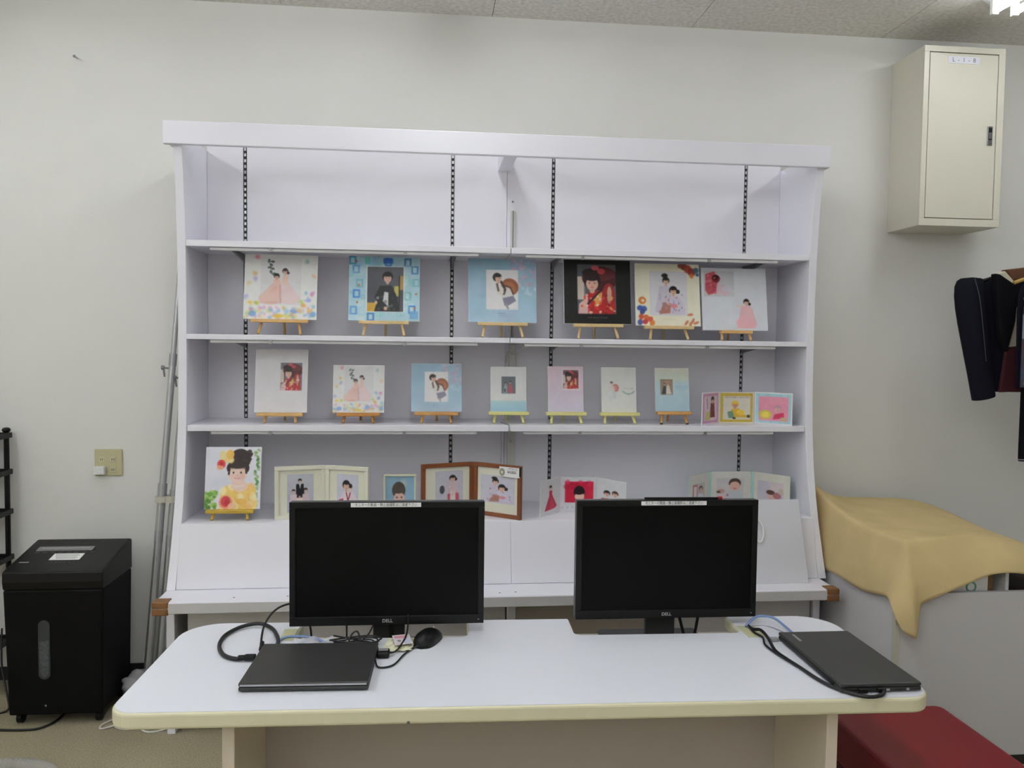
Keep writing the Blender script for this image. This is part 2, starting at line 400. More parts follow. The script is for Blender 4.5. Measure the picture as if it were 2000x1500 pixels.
# ================================================================== PRINTED PICTURES
class Pic:
    def __init__(s, w, h, bg=(235, 235, 235)):
        s.w, s.h = w, h; s.a = np.ones((h*2, w*2, 3)) * np.array(bg, float)
        s.X, s.Y = np.meshgrid((np.arange(w*2)+.5)/(w*2), (np.arange(h*2)+.5)/(h*2))
        s.asp = h / w
    def put(s, m, c, al=1.0):
        k = (m.astype(float) * al)[..., None]; s.a = s.a*(1-k) + np.array(c, float)*k; return s
    def ell(s, cx, cy, rx, ry, c, al=1.0, rot=0.0, soft=0.0):
        dx, dy = s.X-cx, (s.Y-cy)
        ca, sa = math.cos(rot), math.sin(rot)
        dyp = dy*s.asp
        u = (dx*ca + dyp*sa)/rx; v = (-dx*sa + dyp*ca)/(ry*s.asp)
        d = u*u + v*v
        if soft: return s.put(np.clip((1.0-d)/soft, 0, 1), c, al)
        return s.put(d < 1, c, al)
    def poly(s, pts, c, al=1.0):
        m = np.zeros_like(s.X, bool); n = len(pts)
        for i in range(n):
            x1, y1 = pts[i]; x2, y2 = pts[(i+1) % n]
            if y1 == y2: continue
            cr = ((s.Y >= min(y1, y2)) & (s.Y < max(y1, y2)) & (s.X < (x2-x1)*(s.Y-y1)/(y2-y1)+x1))
            m ^= cr
        return s.put(m, c, al)
    def rect(s, x0, y0, x1, y1, c, al=1.0):
        return s.put((s.X >= x0) & (s.X < x1) & (s.Y >= y0) & (s.Y < y1), c, al)
    def ring(s, x0, y0, x1, y1, t, c, al=1.0):
        o = (s.X >= x0) & (s.X < x1) & (s.Y >= y0) & (s.Y < y1)
        i = (s.X >= x0+t) & (s.X < x1-t) & (s.Y >= y0+t/s.asp) & (s.Y < y1-t/s.asp)
        return s.put(o & ~i, c, al)
    def line(s, pts, wd, c, al=1.0):
        for (x1, y1), (x2, y2) in zip(pts[:-1], pts[1:]):
            dx, dy = x2-x1, (y2-y1)*s.asp; L = max(dx*dx+dy*dy, 1e-9)
            t = np.clip(((s.X-x1)*dx + (s.Y-y1)*s.asp*dy)/L, 0, 1)
            s.put((s.X-x1-t*dx)**2 + ((s.Y-y1)*s.asp-t*dy)**2 < wd*wd/4, c, al)
        return s
    def vgrad(s, y0, y1, c0, c1, x0=0, x1=1, al=1.0):
        t = np.clip((s.Y-y0)/(y1-y0), 0, 1)[..., None]
        m = ((s.X >= x0) & (s.X < x1) & (s.Y >= y0) & (s.Y < y1)).astype(float)[..., None]*al
        s.a = s.a*(1-m) + (np.array(c0)*(1-t) + np.array(c1)*t)*m; return s
    def blobs(s, n, x0, y0, x1, y1, r0, r1, cols, al=.8, soft=.6):
        for _ in range(n):
            r = RNG.uniform(r0, r1)
            s.ell(RNG.uniform(x0, x1), RNG.uniform(y0, y1), r, r*RNG.uniform(.6, 1)/s.asp, cols[RNG.randint(len(cols))], al, RNG.uniform(0, 3), soft)
        return s
    def scribble(s, x0, x1, y, hgt, c, n=14, al=.8):
        xs = np.linspace(x0, x1, n)
        for i, x in enumerate(xs):
            hh = hgt*(.5+.5*RNG.rand())
            s.line([(x, y-hh/2), (x+(x1-x0)/n*.4*RNG.uniform(-1, 1), y+hh/2)], (x1-x0)/n*.4, c, al)
        return s
    def head(s, cx, cy, r, hair=(32, 24, 22), skin=(226, 184, 160), bun=None, turn=0.0, face=True):
        ry = r/s.asp
        s.ell(cx-turn*r*.3, cy-.15*ry, r*1.10, ry*1.12, hair)
        if bun: s.ell(cx+bun[0]*r, cy+bun[1]*ry, r*.55, ry*.55, hair)
        s.ell(cx+turn*r, cy+.25*ry, r*.80, ry*.86, skin)
        s.ell(cx+turn*r*.5, cy-.62*ry, r*.92, ry*.48, hair)
        s.ell(cx+turn*r+.25*r, cy+.35*ry, r*.5, ry*.6, [c*.93 for c in skin], .5, 0, .8)
        s.ell(cx+turn*r, cy+1.15*ry, r*.34, ry*.35, [c*.94 for c in skin])
        if face or r > .03:
            for q in (-.34, .34): s.ell(cx+turn*r+q*r, cy+.12*ry, r*.13, ry*.07, (70, 48, 44), .9)
            s.ell(cx+turn*r, cy+.66*ry, r*.22, ry*.08, (196, 96, 96), .9)
            s.ell(cx+turn*r, cy+.38*ry, r*.09, ry*.10, [c*.88 for c in skin], .7)
        return s
    def arr(s, haze=.06):
        a = s.a.reshape(s.h, 2, s.w, 2, 3).mean((1, 3))
        # slight optical softness and tonal mottling of a photographic print
        p = np.pad(a, ((1, 1), (1, 1), (0, 0)), 'edge')
        a = .52*a + .12*(p[:-2, 1:-1]+p[2:, 1:-1]+p[1:-1, :-2]+p[1:-1, 2:])
        for n, amp in ((7, .06), (19, .045)):
            g = RNG.uniform(-1, 1, (n+1, n+1)); yi = np.linspace(0, n-.001, s.h); xi = np.linspace(0, n-.001, s.w)
            y0, x0 = yi.astype(int), xi.astype(int); fy, fx = (yi-y0)[:, None], (xi-x0)[None, :]
            q = g[y0][:, x0]*(1-fy)*(1-fx) + g[y0+1][:, x0]*fy*(1-fx) + g[y0][:, x0+1]*(1-fy)*fx + g[y0+1][:, x0+1]*fy*fx
            a = a*(1 + amp*q[..., None]*(1 - a.mean(2, keepdims=True)/300))
        return a*(1-haze) + np.array((222, 221, 224))*haze

def print_sheet(name, pic, W, H, parent, y=0.0, z0=0.0, m=None, x0=None, haze=.06):
    """flat printed sheet facing -y in the parent's space, bottom at z0, centred on x"""
    a = lin(np.clip(pic.arr(haze), 0, 255)); h, wd = a.shape[:2]
    xs = np.linspace(-W/2, W/2, wd+1) if x0 is None else np.linspace(x0, x0+W, wd+1)
    zs = np.linspace(z0+H, z0, h+1)
    V = np.zeros(((h+1)*(wd+1), 3)); V[:, 0] = np.tile(xs, h+1); V[:, 2] = np.repeat(zs, wd+1); V[:, 1] = y
    i = np.arange(h)[:, None]*(wd+1) + np.arange(wd)[None, :]; i = i.ravel()
    Fc = np.stack([i+wd+1, i+wd+2, i+1, i], 1)
    me = bpy.data.meshes.new(name)
    me.vertices.add(len(V)); me.vertices.foreach_set('co', V.ravel())
    me.loops.add(Fc.size); me.loops.foreach_set('vertex_index', Fc.ravel().astype(np.int32))
    me.polygons.add(len(Fc)); me.polygons.foreach_set('loop_start', np.arange(0, Fc.size, 4, dtype=np.int32))
    me.update(calc_edges=True)
    ca = me.color_attributes.new('print', 'FLOAT_COLOR', 'CORNER')
    C = np.ones((len(Fc), 4, 4), np.float32); C[:, :, :3] = a.reshape(-1, 3)[:, None, :]
    ca.data.foreach_set('color', C.ravel())
    me.materials.append(m or m_print); me.validate()
    o = bpy.data.objects.new(name, me); COL.objects.link(o); o.parent = parent
    return o

PASTEL = [(150, 190, 232), (120, 170, 225), (190, 170, 220), (230, 200, 90), (240, 215, 110), (190, 220, 130), (232, 170, 90), (170, 215, 200), (230, 150, 200)]
def pic_gowns(n):
    p = Pic(n, int(n*.93), (240, 240, 238))
    p.rect(.22, .03, .78, .78, (228, 226, 230), .7)
    for x, y, c in ((.17, .06, (226, 130, 150)), (.14, .28, (228, 190, 100)), (.16, .38, (190, 170, 220)), (.06, .44, (225, 205, 150)), (.86, .10, (150, 200, 200)), (.95, .33, (240, 200, 160)), (.93, .60, (220, 130, 200)), (.84, .58, (150, 190, 220)), (.88, .70, (130, 150, 220)), (.04, .66, (170, 180, 220)), (.82, .78, (225, 150, 60)), (.08, .75, (235, 200, 60)), (.17, .76, (190, 200, 70)), (.78, .73, (180, 205, 90)), (.95, .80, (150, 200, 220))):
        for _ in range(4): p.ell(x+RNG.uniform(-.02, .02), y+RNG.uniform(-.02, .02), RNG.uniform(.025, .05), RNG.uniform(.02, .04), c, .42, RNG.uniform(0, 3), .9)
    p.blobs(90, .0, .82, 1, .99, .015, .05, PASTEL, .55, .9)
    p.ell(.12, .92, .06, .05, (110, 160, 215), .8, 0, .5); p.ell(.95, .92, .05, .05, (110, 165, 220), .8, 0, .5); p.ell(.68, .88, .06, .035, (120, 165, 225), .8, .3, .5)
    p.ell(.48, .95, .09, .035, (226, 200, 70), .85, 0, .5)
    for x, y in ((.33, .10), (.38, .11), (.36, .16), (.34, .20), (.38, .22), (.36, .27), (.40, .30)): p.ell(x, y, .028, .018, (60, 78, 66), .9, RNG.uniform(0, 3))
    p.poly([(.38, .46), (.50, .46), (.52, .74), (.20, .75), (.24, .62)], (236, 200, 188)); p.ell(.36, .68, .16, .10, (237, 203, 192))
    p.poly([(.52, .42), (.60, .42), (.76, .66), (.74, .75), (.48, .75)], (238, 214, 214)); p.ell(.62, .68, .14, .09, (238, 216, 216))
    p.line([(.49, .48), (.50, .75)], .02, (206, 150, 140), .7)
    for k in range(9): p.line([(.42+.005*k, .50), (.24+.035*k, .73)], .008, (222, 166, 152), .35); p.line([(.55+.005*k, .48), (.52+.026*k, .73)], .008, (246, 220, 220), .4)
    p.ell(.36, .745, .17, .02, (206, 156, 146), .5, 0, .8)
    p.poly([(.41, .37), (.48, .37), (.51, .47), (.39, .47)], (240, 200, 186)); p.poly([(.53, .32), (.60, .32), (.59, .46), (.51, .46)], (240, 205, 190))
    p.head(.44, .34, .036, face=False); p.head(.555, .26, .036, bun=(1.1, .6), face=False)
    return p
def pic_blue_pattern(n):
    p = Pic(n, int(n*.96), (176, 212, 226))
    p.blobs(40, 0, 0, 1, 1, .05, .10, [(140, 205, 210), (200, 228, 236), (150, 190, 230), (220, 236, 240)], .55, .7)
    for x, y, c in ((.0, .0, (60, 150, 190)), (.5, .02, (50, 110, 200)), (.05, .14, (90, 150, 210)), (.06, .52, (50, 120, 205)), (.88, .14, (60, 120, 190)), (.84, .76, (50, 120, 205)), (.90, .34, (120, 190, 200)), (.26, .88, (60, 120, 190)), (.78, .55, (120, 190, 190)), (.02, .78, (90, 150, 215)), (.10, .36, (120, 180, 200)), (.78, .02, (60, 110, 180))):
        p.ring(x, y, x+.10, y+.13, .022, c, .9)
    for _ in range(46):
        x, y = RNG.uniform(0, .95), RNG.uniform(0, .95); c = [(140, 200, 210), (226, 238, 240), (160, 196, 230), (190, 226, 214), (110, 170, 200)][RNG.randint(5)]
        if RNG.rand() < .5: p.rect(x, y, x+RNG.uniform(.02, .09), y+RNG.uniform(.02, .10), c, .45)
        else: p.ring(x, y, x+.05, y+.07, .012, c, .6)
    p.rect(.48, .03, .62, .11, (50, 105, 200), .9); p.rect(.22, .02, .30, .12, (90, 190, 185), .8); p.rect(.86, .85, .98, .97, (110, 170, 215), .8)
    for x, y in ((.10, .08), (.12, .72), (.95, .58), (.93, .80), (.14, .45)): p.ell(x, y, .016, .016, (200, 110, 70))
    p.rect(.245, .15, .785, .87, (232, 238, 240))
    p.rect(.26, .16, .77, .86, (74, 76, 84))
    p.vgrad(.16, .60, (92, 94, 100), (70, 72, 80), .26, .77)
    p.rect(.72, .30, .77, .52, (176, 140, 80)); p.rect(.26, .72, .40, .86, (206, 160, 60)); p.rect(.64, .46, .70, .62, (196, 186, 90)); p.rect(.70, .30, .72, .82, (40, 34, 30))
    p.poly([(.44, .46), (.60, .45), (.68, .62), (.72, .86), (.36, .86), (.40, .70), (.36, .64)], (26, 28, 30))
    p.poly([(.50, .55), (.56, .56), (.56, .78), (.48, .70)], (206, 208, 206)); p.blobs(14, .4, .6, .68, .84, .015, .03, [(80, 90, 84), (150, 156, 150), (40, 60, 50)], .8, .3)
    p.head(.545, .325, .068, hair=(18, 16, 16)); p.ell(.385, .72, .02, .03, (214, 170, 140)); p.ell(.52, .81, .025, .03, (214, 170, 140))
    return p
def pic_blue_parasol(n):
    p = Pic(n, int(n*.93), (158, 192, 214))
    p.vgrad(0, 1, (142, 182, 204), (170, 200, 222)); p.blobs(24, 0, 0, 1, 1, .1, .2, [(166, 196, 216), (146, 180, 208), (172, 188, 214), (160, 200, 212)], .35, .9)
    p.blobs(70, .62, .0, 1, .42, .012, .035, [(226, 160, 196), (200, 150, 190), (236, 190, 210), (160, 180, 190)], .6, .4)
    p.blobs(10, .8, .44, 1, .56, .02, .04, [(200, 220, 236)], .6, .6)
    p.rect(.26, .17, .73, .80, (234, 233, 234))
    p.ell(.61, .44, .13, .13, (150, 84, 52), 1, .7); p.ell(.60, .46, .10, .10, (176, 104, 66), 1, .7)
    p.poly([(.46, .42), (.60, .46), (.68, .58), (.52, .66), (.46, .56)], (224, 220, 218)); p.poly([(.50, .62), (.66, .58), (.70, .66), (.58, .74), (.53, .74)], (124, 122, 142))
    p.line([(.48, .36), (.54, .48), (.52, .55)], .035, (58, 42, 30)); p.ell(.47, .52, .05, .05, (226, 220, 214)); p.line([(.54, .42), (.62, .45), (.66, .56)], .02, (70, 46, 34))
    p.head(.425, .30, .058, hair=(34, 26, 22), turn=.25, face=False); p.line([(.42, .40), (.44, .50)], .03, (90, 66, 52))
    p.line([(.55, .72), (.58, .78)], .03, (150, 148, 160)); p.scribble(.44, .54, .86, .018, (60, 90, 130), 7); p.scribble(.44, .55, .90, .010, (90, 120, 160), 8)
    return p
def kimono_photo(p, x0, y0, x1, y1, grey=(84, 88, 96)):
    X = lambda t: x0+(x1-x0)*t; Y = lambda t: y0+(y1-y0)*t; W = x1-x0; Hh = y1-y0
    p.rect(x0, y0, x1, y1, grey); p.rect(x0, Y(.25), X(.20), Y(.72), (206, 192, 180)); p.line([(X(.18), Y(.25)), (X(.18), Y(.75))], .01, (40, 36, 36))
    p.ell(X(.58), Y(.28), W*.46, Hh*.24, (70, 24, 28)); p.ell(X(.62), Y(.20), W*.34, Hh*.13, (96, 40, 40), .8)
    for q in ((.16, .93), (.3, .55), (.75, .52), (.95, .93)): pass
    p.poly([(X(.10), Y(.78)), (X(.30), Y(.56)), (X(.74), Y(.50)), (X(.94), Y(.74)), (X(.94), y1), (x0+.004, y1)], (176, 30, 34))
    p.ell(X(.78), Y(.62), W*.16, Hh*.24, (150, 36, 36)); p.ell(X(.80), Y(.62), W*.06, Hh*.18, (214, 190, 160), .8)
    p.poly([(X(.46), Y(.60)), (X(.62), Y(.56)), (X(.60), Y(.80)), (X(.42), Y(.86))], (220, 160, 80)); p.poly([(X(.04), Y(.80)), (X(.26), Y(.66)), (X(.26), y1), (X(.02), y1)], (216, 176, 176))
    for _ in range(46): p.ell(X(RNG.uniform(.05, .92)), Y(RNG.uniform(.62, .99)), W*.035, Hh*.022, [(232, 200, 190), (220, 60, 50), (226, 170, 90), (120, 20, 26), (240, 220, 210)][RNG.randint(5)], .85, RNG.uniform(0, 3))
    p.rect(x0, y1, x1, min(y1+.2, 1.0), (0, 0, 0), 0)
    p.head(X(.37), Y(.36), W*.19, hair=(30, 18, 18), skin=(226, 180, 160)); p.ell(X(.36), Y(.17), W*.24, Hh*.09, (34, 20, 20)); p.ell(X(.60), Y(.14), W*.10, Hh*.06, (190, 60, 70)); p.ell(X(.45), Y(.07), W*.10, Hh*.05, (196, 80, 90))
    p.line([(X(.62), Y(.50)), (X(.26), Y(.80))], W*.05, (50, 30, 36))
def pic_black_kimono(n):
    p = Pic(n, int(n*.95), (16, 17, 17))
    kimono_photo(p, .20, .07, .80, .845); p.rect(0, .845, 1, 1, (16, 17, 17)); p.rect(.78, .05, 1, .86, (16, 17, 17)); p.rect(0, .05, .2, .86, (16, 17, 17))
    p.scribble(.36, .64, .905, .022, (150, 150, 146), 18, .8); p.scribble(.47, .54, .945, .010, (90, 90, 96), 6, .8)
    return p
def two_girls(p, x0, y0, x1, y1, soft=(222, 220, 226)):
    X = lambda t: x0+(x1-x0)*t; Y = lambda t: y0+(y1-y0)*t; W = x1-x0; Hh = y1-y0
    p.rect(x0, y0, x1, y1, soft)
    p.poly([(X(.26), Y(.34)), (X(.50), Y(.32)), (X(.58), Y(.70)), (X(.46), Y(.96)), (X(.14), Y(.92)), (X(.20), Y(.6))], (206, 198, 214))
    p.poly([(X(.52), Y(.58)), (X(.76), Y(.56)), (X(.96), Y(.84)), (X(.92), Y(.97)), (X(.50), Y(.97))], (212, 204, 222))
    p.poly([(X(.36), Y(.70)), (X(.56), Y(.72)), (X(.54), Y(.94)), (X(.24), Y(.97))], (176, 120, 104)); p.ell(X(.64), Y(.78), W*.10, Hh*.05, (222, 140, 150))
    for _ in range(26): p.ell(X(RNG.uniform(.2, .9)), Y(RNG.uniform(.45, .95)), W*.03, Hh*.014, [(190, 110, 120), (150, 140, 190), (236, 230, 236), (110, 90, 110)][RNG.randint(4)], .7, RNG.uniform(0, 3))
    p.head(X(.44), Y(.22), W*.085, face=False); p.ell(X(.41), Y(.10), W*.085, Hh*.05, (34, 26, 24)); p.head(X(.63), Y(.44), W*.10, bun=(1.2, .2), face=False)
def pic_cream_flowers(n):
    p = Pic(n, int(n*.95), (238, 234, 212)); two_girls(p, .22, .12, .80, .84)
    for x, y, r, c in ((.76, .04, .06, (120, 50, 40)), (.82, .08, .07, (176, 70, 50)), (.88, .13, .07, (150, 50, 44)), (.95, .10, .05, (70, 110, 130)), (.88, .19, .04, (206, 120, 60)), (.70, .03, .04, (150, 76, 40)), (.97, .17, .03, (40, 90, 120))): p.ell(x, y, r, r, c, .95, RNG.uniform(0, 3), .35)
    p.ell(.10, .60, .06, .06, (206, 120, 50)); p.ell(.11, .60, .025, .025, (240, 226, 200))
    for x, y, c in ((.06, .72, (50, 80, 160)), (.13, .73, (60, 90, 170)), (.10, .78, (50, 70, 140)), (.08, .86, (200, 80, 50)), (.16, .87, (214, 100, 50)), (.22, .90, (206, 90, 60)), (.14, .94, (190, 60, 60)), (.06, .95, (70, 80, 150)), (.25, .96, (220, 130, 60))): p.ell(x, y, .05, .045, c, .95, RNG.uniform(0, 3), .35)
    for x, y, r in ((.84, .82, 1.4), (.88, .92, .5), (.84, .98, .2), (.78, .95, .7), (.93, .95, 1.2)): p.ell(x, y, .02, .05, (196, 110, 70), .9, r)
    p.scribble(.42, .60, .90, .01, (190, 180, 160), 8, .6)
    return p
def pic_white_glossy(n):
    p = Pic(n, int(n*.97), (222, 226, 234)); p.rect(.03, .05, .5, .46, (206, 206, 210)); p.vgrad(.05, .46, (196, 198, 204), (214, 216, 222), .3, .5)
    p.poly([(.06, .10), (.20, .05), (.26, .20), (.22, .40), (.10, .44), (.05, .36)], (186, 80, 90)); p.ell(.22, .17, .065, .065, (120, 30, 44)); p.ell(.22, .15, .04, .045, (60, 20, 28))
    p.poly([(.24, .24), (.36, .28), (.44, .40), (.34, .46), (.22, .38)], (222, 196, 206)); p.ell(.39, .34, .07, .05, (214, 210, 222))
    p.blobs(20, .07, .12, .22, .42, .012, .024, [(214, 120, 126), (160, 50, 64)], .8, .4)
    p.rect(.50, .47, .97, .98, (222, 222, 230), .5); p.poly([(.60, .60), (.74, .60), (.84, .90), (.80, .97), (.52, .97), (.55, .86)], (238, 190, 196)); p.ell(.66, .88, .15, .09, (238, 184, 192), .9)
    p.head(.68, .545, .042, bun=(1.1, .7), face=False); p.line([(.60, .62), (.53, .60)], .025, (236, 206, 196)); p.line([(.76, .66), (.82, .90)], .02, (226, 186, 180))
    return p
def pic_white_kimono(n):
    p = Pic(n, int(n*1.19), (226, 223, 226)); kimono_photo(p, .48, .21, .89, .65, (104, 100, 108)); p.rect(.47, .65, .90, .66, (236, 234, 236)); p.rect(.89, .2, 1, .66, (226, 223, 226)); p.rect(.40, .2, .48, .66, (226, 223, 226)); return p
def pic_lake(n):
    p = Pic(n, int(n*1.24), (228, 230, 228)); p.rect(0, .78, 1, 1, (160, 200, 226)); p.vgrad(.76, 1, (178, 214, 218), (150, 196, 228)); p.rect(.30, .22, .70, .60, (92, 98, 108))
    p.poly([(.50, .40), (.60, .40), (.63, .59), (.48, .59)], (176, 84, 92)); p.poly([(.38, .42), (.46, .42), (.46, .59), (.35, .59)], (150, 160, 172)); p.head(.55, .35, .03, face=False); p.head(.42, .38, .03, face=False); p.ell(.40, .53, .03, .04, (60, 66, 76)); p.scribble(.42, .62, .72, .012, (206, 202, 210), 6, .8)
    return p
def pic_pink(n):
    p = Pic(n, int(n*1.24), (222, 200, 218)); p.vgrad(0, 1, (224, 198, 210), (214, 206, 228)); p.rect(.40, .05, .90, .52, (240, 226, 232)); kimono_photo(p, .43, .08, .87, .49, (96, 70, 84)); p.rect(.87, .05, 1, .52, (222, 200, 216)); p.rect(.87, .05, .90, .52, (240, 226, 232)); p.rect(.40, .49, .9, .52, (240, 226, 232)); p.rect(.30, .05, .40, .52, (221, 201, 217)); p.rect(.40, .05, .43, .52, (240, 226, 232)); return p
def pic_wreath(n):
    p = Pic(n, int(n*1.28), (228, 229, 224)); p.ell(.40, .46, .10, .09, (196, 120, 108)); p.ell(.40, .46, .05, .05, (212, 140, 126)); p.head(.29, .35, .035, face=False); p.poly([(.25, .40), (.36, .42), (.38, .54), (.24, .50)], (232, 214, 208)); p.poly([(.30, .52), (.42, .54), (.42, .70), (.34, .70)], (206, 210, 214)); p.ell(.26, .68, .05, .06, (206, 216, 226), .7, 0, .6)
    for i in range(14):
        a = PI*(.08 + .84*i/13); p.ell(.78-.16*math.cos(a), .52+.07*math.sin(a), .022, .014, (130, 168, 150), .9, a)
    p.scribble(.66, .92, .47, .03, (120, 140, 140), 9, .7); p.ell(.79, .605, .012, .02, (130, 150, 146)); return p
def pic_seaside(n):
    p = Pic(n, int(n*1.26), (206, 226, 226)); p.vgrad(0, .3, (222, 220, 204), (210, 226, 214)); p.vgrad(.3, 1, (196, 222, 226), (170, 206, 226)); p.rect(.56, .40, .98, .50, (170, 208, 226), .7); p.rect(.14, .26, .52, .62, (150, 130, 110))
    p.poly([(.34, .40), (.40, .40), (.48, .61), (.30, .61)], (226, 216, 206)); p.poly([(.24, .42), (.31, .42), (.31, .61), (.18, .61)], (60, 60, 64)); p.head(.28, .37, .028, face=False); p.head(.37, .36, .028, face=False); p.ell(.35, .33, .10, .03, (190, 150, 120), .7); return p
def pic_portrait(n):
    p = Pic(n, int(n*1.13), (226, 226, 238)); p.blobs(12, 0, 0, .6, .8, .1, .2, [(232, 232, 240), (220, 220, 234)], .5, .9); p.rect(.70, .0, 1, 1, (236, 240, 244), .5)
    for y in np.linspace(.05, .95, 24): p.ell(.96-.06*RNG.rand()*(1.5), y, .04, .025, [(70, 130, 60), (110, 160, 70), (50, 100, 60), (150, 180, 130)][RNG.randint(4)], .85 if y < .6 else .35, RNG.uniform(0, 3), .4)
    p.blobs(40, .0, .72, .22, 1, .03, .06, [(90, 150, 50), (130, 180, 70), (70, 120, 40), (170, 200, 110)], .85, .4)
    p.poly([(.34, .64), (.50, .60), (.78, .60), (.92, .66), (.93, 1), (.26, 1), (.28, .76)], (240, 206, 110)); p.blobs(46, .28, .62, .92, .99, .05, .09, [(248, 230, 160), (244, 206, 120), (250, 238, 190), (240, 190, 110)], .7, .6)
    p.poly([(.50, .50), (.68, .50), (.78, .66), (.64, .74), (.46, .66)], (240, 208, 190)); p.line([(.46, .61), (.56, .645), (.70, .62)], .02, (244, 232, 222))
    p.ell(.62, .20, .19, .17, (44, 32, 30)); p.blobs(26, .50, .05, .82, .26, .03, .05, [(44, 32, 30), (66, 48, 40)], .9, .4)
    p.ell(.585, .34, .205, .13, (44, 32, 30)); p.ell(.575, .425, .172, .152, (242, 210, 194)); p.ell(.66, .46, .08, .10, (226, 186, 166), .6, 0, .9)
    p.ell(.575, .285, .165, .065, (48, 36, 32)); p.line([(.44, .30), (.42, .44)], .035, (48, 36, 32)); p.line([(.72, .29), (.735, .42)], .035, (48, 36, 32))
    for k in range(9): p.line([(.45+.03*k, .27), (.445+.031*k, .35)], .018, (52, 38, 34), .9)
    for x in (.505, .64):
        p.ell(x, .415, .030, .016, (250, 244, 240)); p.ell(x, .415, .018, .016, (50, 34, 30)); p.line([(x-.03, .383), (x+.03, .383)], .008, (120, 92, 80), .6)
    p.ell(.572, .505, .050, .013, (204, 92, 96)); p.ell(.572, .503, .038, .006, (246, 236, 230)); p.ell(.573, .463, .016, .010, (222, 178, 160))
    for x in (.485, .665): p.ell(x, .465, .035, .022, (240, 180, 168), .6, 0, .9)
    p.blobs(10, .28, .08, .46, .26, .05, .08, [(244, 214, 130), (240, 190, 90), (246, 230, 180), (238, 160, 110)], .8, .6); p.ell(.37, .18, .10, .10, (242, 206, 124), .8, .5, .6); p.ell(.30, .14, .06, .07, (236, 216, 160)); p.ell(.44, .12, .07, .08, (238, 190, 90), .9); p.ell(.28, .28, .075, .075, (222, 70, 70)); p.ell(.26, .33, .06, .04, (236, 170, 130), .9); p.ell(.28, .27, .035, .035, (196, 40, 46))
    p.ell(.38, .89, .12, .11, (232, 150, 120)); p.ell(.38, .88, .085, .085, (206, 62, 66)); p.ell(.40, .90, .045, .045, (180, 40, 50)); p.ell(.50, .95, .08, .05, (240, 190, 160), .8); p.ell(.66, .88, .10, .05, (232, 176, 70), .7)
    return p
def pic_family(n):
    p = Pic(n, int(n*1.5), (186, 190, 200)); p.vgrad(0, 1, (194, 197, 206), (176, 178, 190)); p.poly([(.34, .26), (.62, .26), (.66, .66), (.32, .66)], (28, 28, 34)); p.poly([(.45, .26), (.52, .26), (.49, .40)], (230, 230, 232)); p.head(.48, .17, .065, face=False)
    p.head(.24, .44, .06, face=False); p.head(.70, .42, .065, face=False); p.poly([(.12, .54), (.36, .52), (.40, .95), (.08, .95)], (222, 200, 210)); p.poly([(.58, .52), (.80, .52), (.88, .95), (.52, .95)], (214, 190, 200)); p.poly([(.36, .62), (.58, .62), (.60, .95), (.34, .95)], (232, 214, 206)); p.head(.47, .58, .05, face=False); return p
def pic_red_white(n):
    p = Pic(n, int(n*1.4), (204, 204, 218)); p.poly([(.28, .48), (.76, .48), (.96, .72), (.98, 1), (.08, 1), (.10, .72)], (226, 214, 222)); p.poly([(.08, .70), (.30, .66), (.32, 1), (.06, 1)], (190, 60, 90)); p.line([(.44, .50), (.52, .72)], .05, (150, 40, 56)); p.line([(.62, .50), (.52, .72)], .05, (150, 40, 56))
    p.blobs(16, .1, .7, .95, 1, .02, .05, [(200, 80, 110), (240, 220, 226), (170, 60, 80)], .8, .4); p.head(.44, .30, .16, bun=(1.2, .1), face=False); p.ell(.60, .42, .06, .06, (230, 196, 180)); return p
def pic_boy(n):
    p = Pic(n, int(n*1.1), (146, 184, 206)); p.ell(.62, .2, .16, .14, (206, 212, 190), .6, 0, .8); p.ell(.46, .40, .23, .24, (84, 74, 66)); p.ell(.48, .62, .19, .16, (226, 186, 170)); p.ell(.46, .36, .22, .13, (78, 70, 62)); p.ell(.40, .60, .03, .02, (60, 44, 40)); p.ell(.56, .60, .03, .02, (60, 44, 40)); p.poly([(.30, .75), (.70, .70), (.95, .95), (.95, 1), (.15, 1)], (230, 206, 214)); p.ell(.48, .72, .05, .02, (196, 110, 110)); return p
def pic_doll(n):
    p = Pic(n, int(n*1.5), (200, 199, 210)); p.poly([(.46, .30), (.78, .30), (.84, .66), (.84, .95), (.44, .95), (.46, .66)], (214, 190, 196)); p.poly([(.44, .60), (.84, .58), (.88, .95), (.44, .95)], (196, 84, 100)); p.poly([(.54, .50), (.72, .50), (.74, .95), (.52, .95)], (228, 212, 208)); p.ell(.24, .48, .09, .11, (70, 70, 80)); p.head(.62, .20, .11, bun=(1.0, .3), face=False); p.blobs(12, .46, .4, .82, .9, .02, .04, [(226, 160, 170), (240, 226, 226), (190, 70, 90)], .8, .3); return p
def pic_two_girls(n):
    p = Pic(n, int(n*.9)); two_girls(p, 0, 0, 1, 1, (206, 205, 216)); return p
def pic_red_dress(n):
    p = Pic(n, int(n*1.5), (216, 217, 220)); p.ell(.5, .22, .07, .05, (40, 30, 30)); p.ell(.5, .26, .045, .035, (222, 184, 166)); p.poly([(.44, .32), (.58, .32), (.58, .44), (.82, .78), (.70, .84), (.22, .88), (.44, .46)], (186, 40, 66)); p.poly([(.50, .5), (.6, .52), (.72, .8), (.5, .84)], (206, 70, 90), .6); p.scribble(.2, .8, .94, .02, (176, 180, 186), 8, .6); return p
